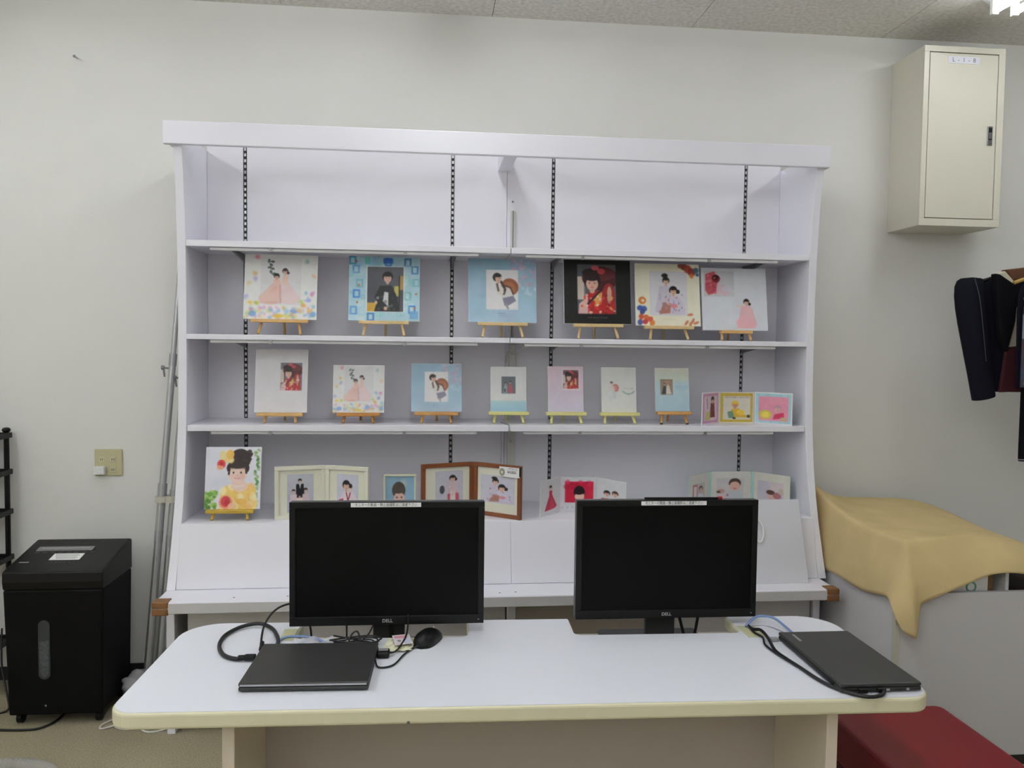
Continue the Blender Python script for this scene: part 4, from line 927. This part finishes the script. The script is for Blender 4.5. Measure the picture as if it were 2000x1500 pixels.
o = print_sheet('printed_flap', pg, .045, .055, t, 0, 0); o.rotation_euler = (-PI/2+.10, 0, .2); o.location = Vector((-.378, -1.606, .7135)) - t.location

# right hand cables
t = thing('power_cable', 'black cable running along the right laptop and looping at its corner', 'cable', (.6, -1.75, .7005))
cb = [(.565, -1.505, .7045), (.566, -1.540, .7055), (.572, -1.575, .716), (.573, -1.620, .712), (.562, -1.690, .705), (.566, -1.745, .705), (.575, -1.800, .705), (.585, -1.870, .705), (.604, -1.925, .7055), (.642, -1.9695, .706), (.680, -1.9705, .707), (.697, -1.955, .709), (.695, -1.945, .710)]
obj('cord', tube(B(), smooth_path(cb), .0042, 10), m_cable, t, smooth=True)
cb2 = [(.566, -1.512, .7045), (.560, -1.56, .705), (.568, -1.60, .7045), (.553, -1.650, .7045), (.556, -1.705, .7045), (.566, -1.760, .7045), (.580, -1.83, .7045), (.596, -1.90, .7045), (.628, -1.948, .7055), (.650, -1.944, .709)]
obj('cord', tube(B(), smooth_path(cb2), .0028, 8), m_cable, t, smooth=True)
obj('plug', box(.685, .705, -1.953, -1.9445, .7045, .7150), m_black, t, bev=.002)
obj('plug', box(.640, .662, -1.953, -1.9445, .7045, .7150), m_black, t, bev=.002)
wire('network_cable', 'light blue network cable arching behind the right laptop', [(.556, -1.515, .7045), (.575, -1.497, .712), (.606, -1.482, .721), (.640, -1.500, .722), (.652, -1.545, .715), (.652, -1.6075, .712)], .0036, m_blue)
wire('thin_cable', 'thin grey cable arching behind the right laptop', [(.560, -1.520, .7045), (.585, -1.517, .707), (.61, -1.527, .709), (.633, -1.57, .709), (.639, -1.6075, .709)], .0016, m_sil)
t = thing('usb_plug', 'small silver usb plug at the corner of the right laptop', 'usb plug', (.597, -1.615, .7005))
obj('shell', box(.581, .604, -1.622, -1.608, .7008, .709), m_sil, t, bev=.0015)
obj('slot', box(.5803, .5812, -1.6195, -1.6105, .7025, .7075), m_dark, t)

# ================================================================== LEFT SIDE
# outlet plate
t = thing('outlet_plate', 'olive beige outlet plate with a white adapter on the wall', 'outlet plate', (-1.697, 0, .888))
obj('plate', box(-1.755, -1.640, -.008, 0, .888, 1.004), m_plate, t, bev=.003)
for x in (-1.725, -1.678):
    for z in (.915, .960):
        so = obj('socket', box(x-.012, x+.012, -.0105, -.007, z-.012, z+.012), mat('pale_socket', (206, 201, 168), .45), t, bev=.002)
        for q in (-.004, .004): obj('slit', box(x+q-.001, x+q+.001, -.0112, -.0100, z-.005, z+.005), m_dark, so)
obj('adapter', box(-1.752, -1.706, -.036, -.0085, .897, .932), m_paper, t, bev=.003)
# shredder
t = thing('paper_shredder', 'black wheeled paper shredder standing at the left wall', 'shredder', (-1.725, -.33, 0))
sx0, sx1, syf, syb = -1.912, -1.548, -.462, -.165
body = B(); prism(body, [(sx0+.016, .045), (sx1-.010, .045), (sx1-.001, .529), (sx0+.001, .529)], 'y', syf-.001, syb)
obj('body', body, m_blackm, t, bev=.008)
bm = B(); prism(bm, [(syf, .528), (syf-.006, .560), (syf-.004, .598), (syf+.03, .606), (syb-.02, .655), (syb+.004, .650), (syb+.004, .528)], 'x', sx0, sx1)
obj('cutter_head', bm, m_black, t, bev=.006)
def on_top(y): return .606 + (y-(syf+.03))/((syb-.02)-(syf+.03))*(.655-.606)
def top_quad(x0, x1, y0, y1, lift=.0012, th=.001):
    bm = B(); prism(bm, [(y0, on_top(y0)+lift-th), (y1, on_top(y1)+lift-th), (y1, on_top(y1)+lift), (y0, on_top(y0)+lift)], 'x', x0, x1); return bm
obj('paper_slot_frame', top_quad(-1.868, -1.655, -.292, -.258, .0035, .004), mat('slot_grey', (120, 120, 120), .4), t, bev=.001)
obj('paper_slot', top_quad(-1.852, -1.670, -.278, -.270, .0042, .003), m_sil, t)
obj('warning_label', top_quad(-1.785, -1.672, -.372, -.318, .0016, .001), m_paper, t)
bm = B()
for i in range(5):
    y = -.328-.009*i; prism(bm, [(y, on_top(y)+.0012), (y+.0025, on_top(y+.0025)+.0012), (y+.0025, on_top(y+.0025)+.0019), (y, on_top(y)+.0019)], 'x', -1.778+.004*i, -1.690+.006*(i % 2))
obj('label_lines', bm, m_inkg, t)
for i in range(8): obj('pictogram', top_quad(-1.868+.030*i if i > 1 else -1.866+.03*i, -1.850+.030*i, -.312, -.300, .0012), m_grey, t)
for i in range(7): obj('pictogram', top_quad(-1.785+.016*i, -1.777+.016*i, -.396, -.388, .0012), m_grey, t)
obj('maker_badge', top_quad(-1.885, -1.850, -.392, -.386, .0014), m_sil, t)
bm = B(); prism(bm, rounded(-1.785, -1.743, .185, .412, .0205, 8), 'y', syf-.0035, syf+.004)
wd = obj('bin_window', bm, mat('smoky_window', (52, 56, 58), .3), t)
bm = B(); prism(bm, [(-1.781, .33), (-1.747, .335), (-1.748, .205), (-1.764, .191), (-1.780, .21)], 'y', syf-.0042, syf-.0034)
obj('shredded_paper', bm, mat('grey_shreds', (76, 80, 82), .6, noise=(120, .4)), wd)
obj('lock_dot', lathe(B(), [(.004, 0), (.003, -.002)], (-1.762, syf-.001, .082), 8, 'y'), m_sil, t)
for x in (sx0+.04, sx1-.035):
    for y in (syf+.045, syb-.04):
        c = obj('caster', lathe(B(), [(.012, -.011), (.024, -.009), (.024, .009), (.012, .011)], (x, y, .024), 14, 'x'), m_black, t)
        obj('caster_fork', box(x-.014, x+.014, y-.012, y+.014, .030, .047), m_black, c, bev=.002)
# black rack
t = thing('black_rack', 'black plastic rack with trays at the left edge', 'rack', (-2.28, -.12, 0))
def rk_post(x, y):
    obj('post', rod((x, y, 0.0), (x, y, 1.085), .0105, 12), m_black, t)
    obj('finial', lathe(B(), [(.013, 0), (.017, .008), (.014, .016), (.006, .019)], (x, y, 1.083), 14), m_black, t)
for x in (-2.094, -2.484):
    for y in (-.19, -.045): rk_post(x, y)
for z in (.20, .55, .745, .915, 1.070):
    bm = B(); bx(bm, -2.499, -2.077, -.205, -.03, z-.009, z-.004)
    for q in ((-2.499, -2.077, -.205, -.199), (-2.499, -2.077, -.036, -.03), (-2.499, -2.493, -.205, -.03), (-2.083, -2.077, -.205, -.03)): bx(bm, q[0], q[1], q[2], q[3], z-.012, z+.010)
    obj('tray', bm, m_black, t, bev=.002)
# two folded light stands
def light_stand(label, b, tp, r, group):
    t = thing('light_stand', label, 'light stand', b, group)
    b, tp = Vector(b), Vector(tp)
    P = lambda f: b.lerp(tp, f)
    fs = (0.0, .44, .72, 1.0); rs = (r, r*.84, r*.66)
    for i in range(3): obj('pole_section', rod(P(fs[i]) + Vector((0, 0, .001 if i == 0 else 0)), P(fs[i+1]), rs[i], 14), m_alu, t, smooth=False)
    for f, rr in ((.44, r*1.12), (.72, r*.98), (.34, r*1.06)): obj('collar', rod(P(f-.014), P(f+.012), rr, 14), m_sil, t)
    obj('tip', rod(P(1.0), P(1.012), r*.35, 10), m_bracket, t)
    k = P(.70)
    obj('knob_stem', rod(k, k+Vector((-.034, -.004, .004)), .004, 8), m_metal, t)
    obj('knob', lathe(B(), [(.009, -.006), (.010, 0), (.007, .006)], tuple(k+Vector((-.036, -.004, .004))), 12, 'x'), m_bracket, t)
    obj('knob_lever', rod(k+Vector((-.034, -.004, .0)), k+Vector((-.030, -.004, -.035)), .004, 8), m_bracket, t)
    return t
light_stand('silver light stand pole leaning at the wall, nearer the outlet plate', (-1.475, -.235, .0), (-1.372, -.030, 1.94), .0165, 'folded silver light stands')
light_stand('silver light stand pole leaning close against the white shelf unit', (-1.432, -.235, .0), (-1.322, -.030, 1.88), .0155, 'folded silver light stands')
t = thing('binding_band', 'cream band tied around the two silver poles', 'band', (-1.42, -.16, .80))
bm = B(); prism(bm, rounded(-1.455, -1.368, -.176, -.124, .02, 5), 'z', .800, .826)
obj('strap', bm, mat('cream_band', (200, 196, 180), .6), t)
obj('strap_knot', box(-1.424, -1.408, -.181, -.175, .802, .824), mat('cream_band', (200, 196, 180), .6), t, bev=.002)
# plastic bag on the floor
t = thing('plastic_bag', 'crumpled clear plastic bag on the floor beside the shredder', 'plastic bag', (-1.47, -.28, 0))
bm = B(); bmesh.ops.create_icosphere(bm, subdivisions=4, radius=1.0)
for v in bm.verts:
    p = v.co.copy(); n = .16*math.sin(5*p.x+3*p.z)*math.cos(4*p.y+2*p.x) + .08*math.sin(11*p.y+9*p.z)
    v.co = Vector((-1.478+.075*p.x*(1+n), -.27+.075*p.y*(1+n), max(.062+.068*p.z*(1+n*.8), .001)))
obj('film', bm, mat('milky_plastic', (214, 216, 218), .22, alpha=.62, bump=(40, .8)), t, smooth=True)
obj('handle', tube(B(), smooth_path([(-1.52, -.30, .03), (-1.55, -.33, .012), (-1.56, -.35, .006)]), .008, 6), mat('milky_plastic', (214, 216, 218)), t, smooth=True)
# floor cords and hose
wire('loose_floor_cable', 'tangled thin white cord on the carpet in front of the shredder', [(-1.50, -.34, .004), (-1.52, -.41, .004), (-1.555, -.47, .004), (-1.545, -.505, .004), (-1.50, -.475, .004), (-1.44, -.44, .004), (-1.38, -.455, .004), (-1.32, -.44, .004)], .0036, m_wcord)
wire('loose_floor_cable', 'looped thin white cord on the carpet by the foot of the shelf unit', [(-1.47, -.40, .010), (-1.51, -.47, .004), (-1.46, -.515, .004), (-1.40, -.50, .004), (-1.39, -.46, .0095), (-1.43, -.44, .0105), (-1.40, -.52, .0105), (-1.36, -.545, .004), (-1.31, -.53, .004), (-1.298, -.50, .004)], .0036, mat('pale_green_cord', (214, 216, 208), .5))
wire('floor_cable', 'black power cord on the carpet under the shredder', [(-2.10, -.46, .006), (-1.98, -.475, .006), (-1.90, -.490, .006), (-1.84, -.495, .006), (-1.78, -.488, .006), (-1.745, -.44, .006), (-1.735, -.36, .006)], .0045, m_cable)
wire('floor_cable', 'black cord hanging from the rack at the left edge', [(-2.04, -.215, .30), (-2.02, -.26, .16), (-1.98, -.30, .05), (-1.97, -.33, .008), (-2.05, -.36, .006)], .004, m_cable)
t = thing('ribbed_hose', 'grey ribbed hose lying on the carpet at the lower left corner', 'hose', (-1.75, -.82, 0))
P = smooth_path([(-2.25, -.84, .026), (-2.05, -.80, .026), (-1.85, -.795, .026), (-1.70, -.80, .026), (-1.60, -.835, .026), (-1.54, -.90, .026), (-1.50, -1.0, .026)], 16)
obj('hose', tube(B(), P, .022, 14, True, [.0215 + .0045*(1 if i % 2 else -1) for i in range(len(P))]), m_hose, t)

# ================================================================== RIGHT SIDE
# wall locker
t = thing('wall_locker', 'beige steel locker mounted high on the wall at right', 'locker', (2.02, 0, 2.025))
lx0, lx1, ly, lz0, lz1 = 1.826, 2.206, -.25, 2.026, 2.808
bm = B(); bx(bm, lx0, lx1, ly+.012, 0, lz0, lz1)
obj('cabinet', bm, m_locker, t, bev=.003)
bm = B()
for q in ((lx0, lx1, lz0, lz0+.032), (lx0, lx1, lz1-.026, lz1), (lx0, lx0+.024, lz0+.032, lz1-.026), (lx1-.030, lx1, lz0+.032, lz1-.026)): bx(bm, q[0], q[1], ly, ly+.012, q[2], q[3])
obj('face_frame', bm, m_locker, t, bev=.001)
dr = obj('locker_door', box(lx0+.0275, lx1-.0335, ly+.001, ly+.0115, lz0+.0355, lz1-.0295), m_locker, t, bev=.0015)
obj('door_gap', box(lx0+.0242, lx1-.0302, ly+.0095, ly+.0119, lz0+.0322, lz1-.0262), m_gap, t)  # dark plate paints the shade in the gap around the door
hx = lx1-.062
obj('handle', box(hx-.012, hx+.012, ly-.004, ly+.001, 2.385, 2.468), m_metal, dr, bev=.003)
obj('handle_recess', box(hx-.008, hx+.008, ly-.0048, ly-.0035, 2.408, 2.460), m_dark, dr)
obj('handle_pull', box(hx-.006, hx+.006, ly-.0075, ly-.0046, 2.412, 2.440), m_metal, dr, bev=.001)
obj('label_tape', box(1.935, 2.085, ly-.0002, ly+.0012, 2.735, 2.766), mat('pale_label_tape', (232, 232, 240), .5), dr)
text('label_print', 'L - 1 - 8', .026, m_inkg, dr, facing(2.010, ly-.0006, 2.750), .0002, 1.25)
# box with contents
bxx0, bxx1, bxf, bxb, bxh = 1.306, 2.14, -1.02, -.03, .626
t = thing('white_bin', 'large open white board box beside the shelf unit', 'box', (1.95, -.5, 0))
obj('front_panel', box(bxx0+.012, bxx1, bxf, bxf+.018, .0, bxh), m_boxw, t, bev=.002)
obj('left_panel', box(bxx0, bxx0+.018, bxf+.019, bxb, .0, bxh), m_boxw, t, bev=.002)
obj('right_panel', box(bxx1-.018, bxx1, bxf+.019, bxb, .0, bxh), m_boxw, t, bev=.002)
obj('rear_panel', box(bxx0+.019, bxx1-.019, bxb-.018, bxb, .0, bxh), m_boxw, t, bev=.002)
obj('bottom_panel', box(bxx0+.019, bxx1-.019, bxf+.019, bxb-.019, .02, .038), m_boxw, t)
obj('corner_edging', box(bxx0-.006, bxx0+.0115, bxf-.004, bxf+.018, .0, bxh-.01), mat('cream_grey_edging', (200, 196, 180), .6), t, bev=.002)
obj('plinth', box(bxx0+.02, bxx1, bxf-.003, bxf-.0005, 0, .035), m_base, t)
ct = tag(obj('carton', box(1.375, 1.700, -.925, -.25, .039, .772), mat('kraft_carton', (176, 140, 100), .8), None, bev=.01, loc=(1.55, -.57, .039)), 'carton standing in the white box, hidden under the tan cloth', 'carton')
ct = thing('white_carton', 'white carton with a green ring print in the box under the cloth', 'carton', (1.70, -.975, .039))
obj('carton_body', box(1.42, 1.665, -.990, -.950, .039, .700), m_paper, ct, bev=.003)
R_ = [(1.600+.017*math.cos(2*PI*i/14), -.9912, .637+.017*math.sin(2*PI*i/14)) for i in range(15)]
obj('ring_print', tube(B(), R_, .0035, 6, False), mat('teal_ink', (120, 170, 160), .7), ct)
tag(obj('cardboard_roll', tube(B(), [(1.685, -.975, .039), (1.680, -.965, .730)], .016, 12), mat('brown_roll', (128, 96, 60), .8, noise=(20, .2)), None, smooth=False, loc=(1.685, -.975, .039)), 'brown cardboard roll standing beside the white carton in the box', 'roll')
tag(obj('backing_board', box(1.735, 1.748, -.985, -.40, .039, .685), m_paper, None, bev=.001, loc=(1.74, -.7, .039)), 'white board standing edge-on in the box at right', 'board')
tag(obj('dark_bundle', box(1.79, 2.10, -.93, -.40, .039, .600), mat('dark_brown_cloth', (44, 32, 30), .9, bump=(30, 1.0)), None, bev=.05, seg=4, loc=(2.0, -.65, .039)), 'dark brown folded cloth lying in the right part of the box', 'cloth')
# draped cloth
G = [
 # c0 left hem, c1 left skirt, c2 left ridge, c3, c4, c5 right ridge, c6 right skirt, c7 right end
 [(1.292,-1.070,.505),(1.338,-1.090,.490),(1.372,-1.052,.598),(1.440,-1.046,.622),(1.560,-1.043,.666),(1.650,-1.036,.702),(1.765,-1.050,.700),(1.90,-1.035,.66)],
 [(1.262,-1.050,.600),(1.322,-1.085,.640),(1.366,-1.030,.700),(1.440,-1.016,.715),(1.560,-1.012,.735),(1.650,-1.008,.758),(1.765,-1.035,.748),(1.90,-1.015,.715)],
 [(1.288,-.99,.62),(1.318,-.995,.72),(1.356,-.972,.803),(1.440,-.962,.808),(1.560,-.956,.812),(1.690,-.945,.815),(1.790,-.945,.790),(1.92,-.93,.755)],
 [(1.286,-.84,.566),(1.300,-.83,.69),(1.340,-.80,.795),(1.440,-.80,.796),(1.560,-.80,.799),(1.740,-.80,.805),(1.86,-.80,.775),(1.96,-.79,.735)],
 [(1.290,-.60,.592),(1.303,-.59,.71),(1.350,-.56,.806),(1.450,-.56,.795),(1.580,-.56,.796),(1.800,-.56,.800),(1.92,-.56,.760),(2.02,-.56,.71)],
 [(1.298,-.44,.556),(1.305,-.42,.70),(1.342,-.38,.862),(1.460,-.34,.803),(1.600,-.32,.798),(1.850,-.32,.800),(1.98,-.32,.765),(2.06,-.32,.71)],
 [(1.300,-.34,.545),(1.304,-.31,.72),(1.330,-.29,.915),(1.480,-.18,.818),(1.620,-.15,.806),(1.850,-.15,.806),(1.97,-.16,.78),(2.06,-.16,.73)],
 [(1.303,-.24,.54),(1.307,-.22,.71),(1.335,-.18,.905),(1.480,-.09,.79),(1.620,-.08,.77),(1.850,-.08,.77),(1.97,-.08,.74),(2.06,-.08,.70)]]
bm = B()
V = [[bm.verts.new(p) for p in r] for r in G]
crl = bm.edges.layers.float.new('crease_edge')
for i in range(len(G)-1):
    for j in range(7): bm.faces.new((V[i][j], V[i][j+1], V[i+1][j+1], V[i+1][j]))
for (i0, j0), (i1, j1), cr in [((2, j), (2, j+1), .75) for j in range(2, 5)] + [((i, 2), (i+1, 2), .7) for i in range(2, 6)] + [((0, 1), (1, 1), .55), ((1, 1), (2, 2), .5)] + [((0, 0), (0, 1), .6), ((1, 2), (2, 2), .6), ((0, 2), (1, 2), .5), ((6, 2), (7, 2), .5)]:
    e = bm.edges.get((V[i0][j0], V[i1][j1]))
    if e: e[crl] = cr
cl = obj('draped_cloth', bm, m_cloth, None, smooth=True, sub=3, loc=(1.6, -.6, .5))
so = cl.modifiers.new('thickness', 'SOLIDIFY'); so.thickness = .002
tag(cl, 'tan cotton cloth draped over the contents of the white box', 'cloth')
# red stool
t = thing('red_bench', 'red vinyl upholstered bench in front of the white box', 'bench', (1.02, -1.69, 0))
bm = B(); prism(bm, rounded(.838, 1.205, -1.95, -1.418, .03, 5), 'z', .30, .420)
obj('cushion', bm, m_red, t, bev=.014, seg=3)
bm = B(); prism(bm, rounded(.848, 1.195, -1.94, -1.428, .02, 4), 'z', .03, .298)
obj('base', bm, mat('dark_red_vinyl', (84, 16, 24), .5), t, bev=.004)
for x in (.875, 1.168):
    for y in (-1.91, -1.455): obj('foot', lathe(B(), [(.016, 0), (.018, .031)], (x, y, 0), 12), m_black, t)
# garments on a rail
RY, RZ = -.475, 1.955
t = thing('garment_rack', 'black garment rail just beyond the right edge holding the dark clothes', 'garment rack', (2.65, RY, 0))
for x in (2.52, 3.10):
    obj('upright', rod((x, RY, .03), (x, RY, RZ), .013, 12), m_black, t)
    obj('foot_bar', box(x-.014, x+.014, RY-.28, RY+.28, .0, .03), m_black, t, bev=.004)
obj('rail', rod((2.262, RY, RZ), (3.14, RY, RZ), .011, 12), m_metal, t)
def hanger(parent, x, y, m, w, ztop):
    obj('hanger_hook', tube(B(), smooth_path([(x-.016, RY, RZ+.002), (x-.012, RY, RZ+.016), (x+.004, RY, RZ+.019), (x+.015, RY, RZ+.008), (x+.010, (RY+y)/2, RZ-.03), (x, y, RZ-.05), (x, y, ztop)]), .0025, 6), m_metal, parent, smooth=True)
    obj('hanger_bar', tube(B(), smooth_path([(x-w, y, ztop-.060), (x-w*.5, y, ztop-.025), (x, y, ztop), (x+w*.5, y, ztop-.025), (x+w, y, ztop-.060)], 4), .008, 8), m, parent, smooth=True)
def shell(rings, cap=True):
    # support loops keep the hems full under subdivision
    lo = [Vector(p) for p in rings[-1]]; ce = sum(lo, Vector())/len(lo)
    rings = rings[:-1] + [[p+Vector((0, 0, .006)) for p in lo], lo, [ce+(p-ce)*.9 for p in lo]]
    bm = B(); vs = [[bm.verts.new(p) for p in r] for r in rings]; n = len(vs[0])
    for i in range(len(vs)-1):
        for j in range(n): bm.faces.new((vs[i][j], vs[i][(j+1) % n], vs[i+1][(j+1) % n], vs[i+1][j]))
    if cap: bm.faces.new(vs[0][::-1]); bm.faces.new(vs[-1])
    bmesh.ops.recalc_face_normals(bm, faces=bm.faces)
    return bm
def oval(cx, cy, z, rx, ry, n=16, sk=0.0):
    return [(cx+rx*math.cos(2*PI*i/n), cy+ry*math.sin(2*PI*i/n), z+sk*math.cos(2*PI*i/n)) for i in range(n)]
# navy jacket
yj = -.385; cx = 2.292
t = thing('navy_jacket', 'dark navy jacket with wide sleeves and pale collar hanging at the right edge', 'jacket', (cx, yj, 1.26))
hanger(t, cx, yj, m_black, .25, 1.835)
obj('torso', shell([oval(cx, yj, 1.822, .10, .030), oval(cx, yj, 1.795, .235, .040), oval(cx, yj, 1.74, .285, .052), oval(cx, yj, 1.60, .270, .056), oval(cx, yj, 1.45, .255, .058), oval(cx, yj, 1.300, .262, .060)]), m_navy, t, smooth=True, sub=1)
for s in (-1, 1):
    obj('sleeve', shell([oval(cx+s*.300, yj, 1.790, .055, .034), oval(cx+s*.322, yj-.006, 1.760, .062, .050), oval(cx+s*.318, yj-.016, 1.66, .062, .056), oval(cx+s*.296, yj-.024, 1.52, .056, .052), oval(cx+s*.276, yj-.030, 1.40, .050, .048), oval(cx+s*.252, yj-.034, 1.272, .047, .044, sk=-.012*s)]), m_navy, t, smooth=True, sub=1)
yf = yj-.062
bm = B(); prism(bm, [(2.052, 1.800), (2.085, 1.812), (2.138, 1.760), (2.120, 1.742)], 'y', yf-.014, yf+.03); obj('collar', bm, mat('cream_collar', (206, 198, 176), .8), t, bev=.005)
bm = B(); prism(bm, [(2.110, 1.82), (2.30, 1.845), (2.30, 1.80), (2.140, 1.775)], 'y', yf+.01, yf+.05); obj('lining', bm, mat('brown_lining', (104, 66, 44), .8), t, bev=.005)
bm = B(); prism(bm, [(2.142, 1.66), (2.22, 1.66), (2.22, 1.50), (2.112, 1.49)], 'y', yf-.010, yf+.006); obj('shirt', bm, m_shirt, t, bev=.004)
bm = B(); prism(bm, [(2.108, 1.488), (2.22, 1.498), (2.22, 1.305), (2.085, 1.30)], 'y', yf-.012, yf+.006); obj('waistcoat', bm, m_burg, t, bev=.004)
bm = B(); prism(bm, [(2.035, 1.800), (2.060, 1.795), (2.145, 1.745), (2.135, 1.60), (2.105, 1.47), (2.075, 1.52)], 'y', yf-.022, yf+.010); obj('lapel', bm, m_blackc, t, bev=.006)
obj('piping', tube(B(), smooth_path([(1.962, yj-.058, 1.778), (1.975, yj-.074, 1.70), (1.992, yj-.078, 1.58), (2.012, yj-.080, 1.43)]), .0018, 6), m_grey, t, smooth=True)
def tunic(name, label, cat, x, y, ztop, zbot, w0, w1, m, mh):
    t = thing(name, label, cat, (x, y, zbot)); hanger(t, x, y, mh, w0*1.04, ztop)
    obj('body', shell([oval(x, y, ztop-.012, w0*.32, .014), oval(x, y, ztop-.045, w0*.86, .019), oval(x, y, ztop-.10, w0, .022), oval(x, y, (ztop+zbot)/2, (w0+w1)/2, .023), oval(x, y, zbot, w1, .024)]), m, t, smooth=True, sub=1)
    return t
t = tunic('black_robe', 'long black garment with a pale hem line hanging lowest at the right edge', 'robe', 2.335, -.488, 1.80, 1.010, .185, .185, m_blackc, m_black)
hp = [Vector(p) for p in oval(2.335, -.488, 1.018, .1835, .0236, 24)]
obj('hem_line', tube(B(), hp + [hp[0]], .0022, 6, False), m_sil, t, smooth=True)
t = tunic('patterned_robe', 'dark blue garment with brown and blue pattern on a gold hanger', 'robe', 2.275, -.545, 1.815, 1.32, .205, .195, m_navy, mat('gold_hanger', (176, 140, 70), .4))
pp = Pic(60, 70, (58, 56, 70)); pp.rect(0, 0, 1, .12, (30, 32, 44)); pp.rect(0, .10, 1, .40, (126, 138, 156)); pp.blobs(40, 0, .35, 1, 1, .05, .10, [(110, 70, 50), (150, 120, 100), (70, 50, 56), (60, 66, 90)], .9, .4); pp.blobs(22, 0, .4, 1, 1, .015, .03, [(206, 180, 130), (180, 176, 190)], .9, .4)
obj('front_panel', box(2.082, 2.465, -.5725, -.5700, 1.325, 1.660), m_navy, t)
o = print_sheet('front_pattern', pp, .378, .330, t, 0, 0); o.location = Vector((2.2735, -.5728, 1.3275)) - t.location
t = thing('white_hanger', 'empty white plastic hanger in front of the patterned garment', 'hanger', (2.275, -.60, 1.68))
hanger(t, 2.275, -.60, m_paper, .205, 1.745)
obj('hanger_bottom', rod((2.075, -.60, 1.684), (2.475, -.60, 1.684), .005, 8), m_paper, t)
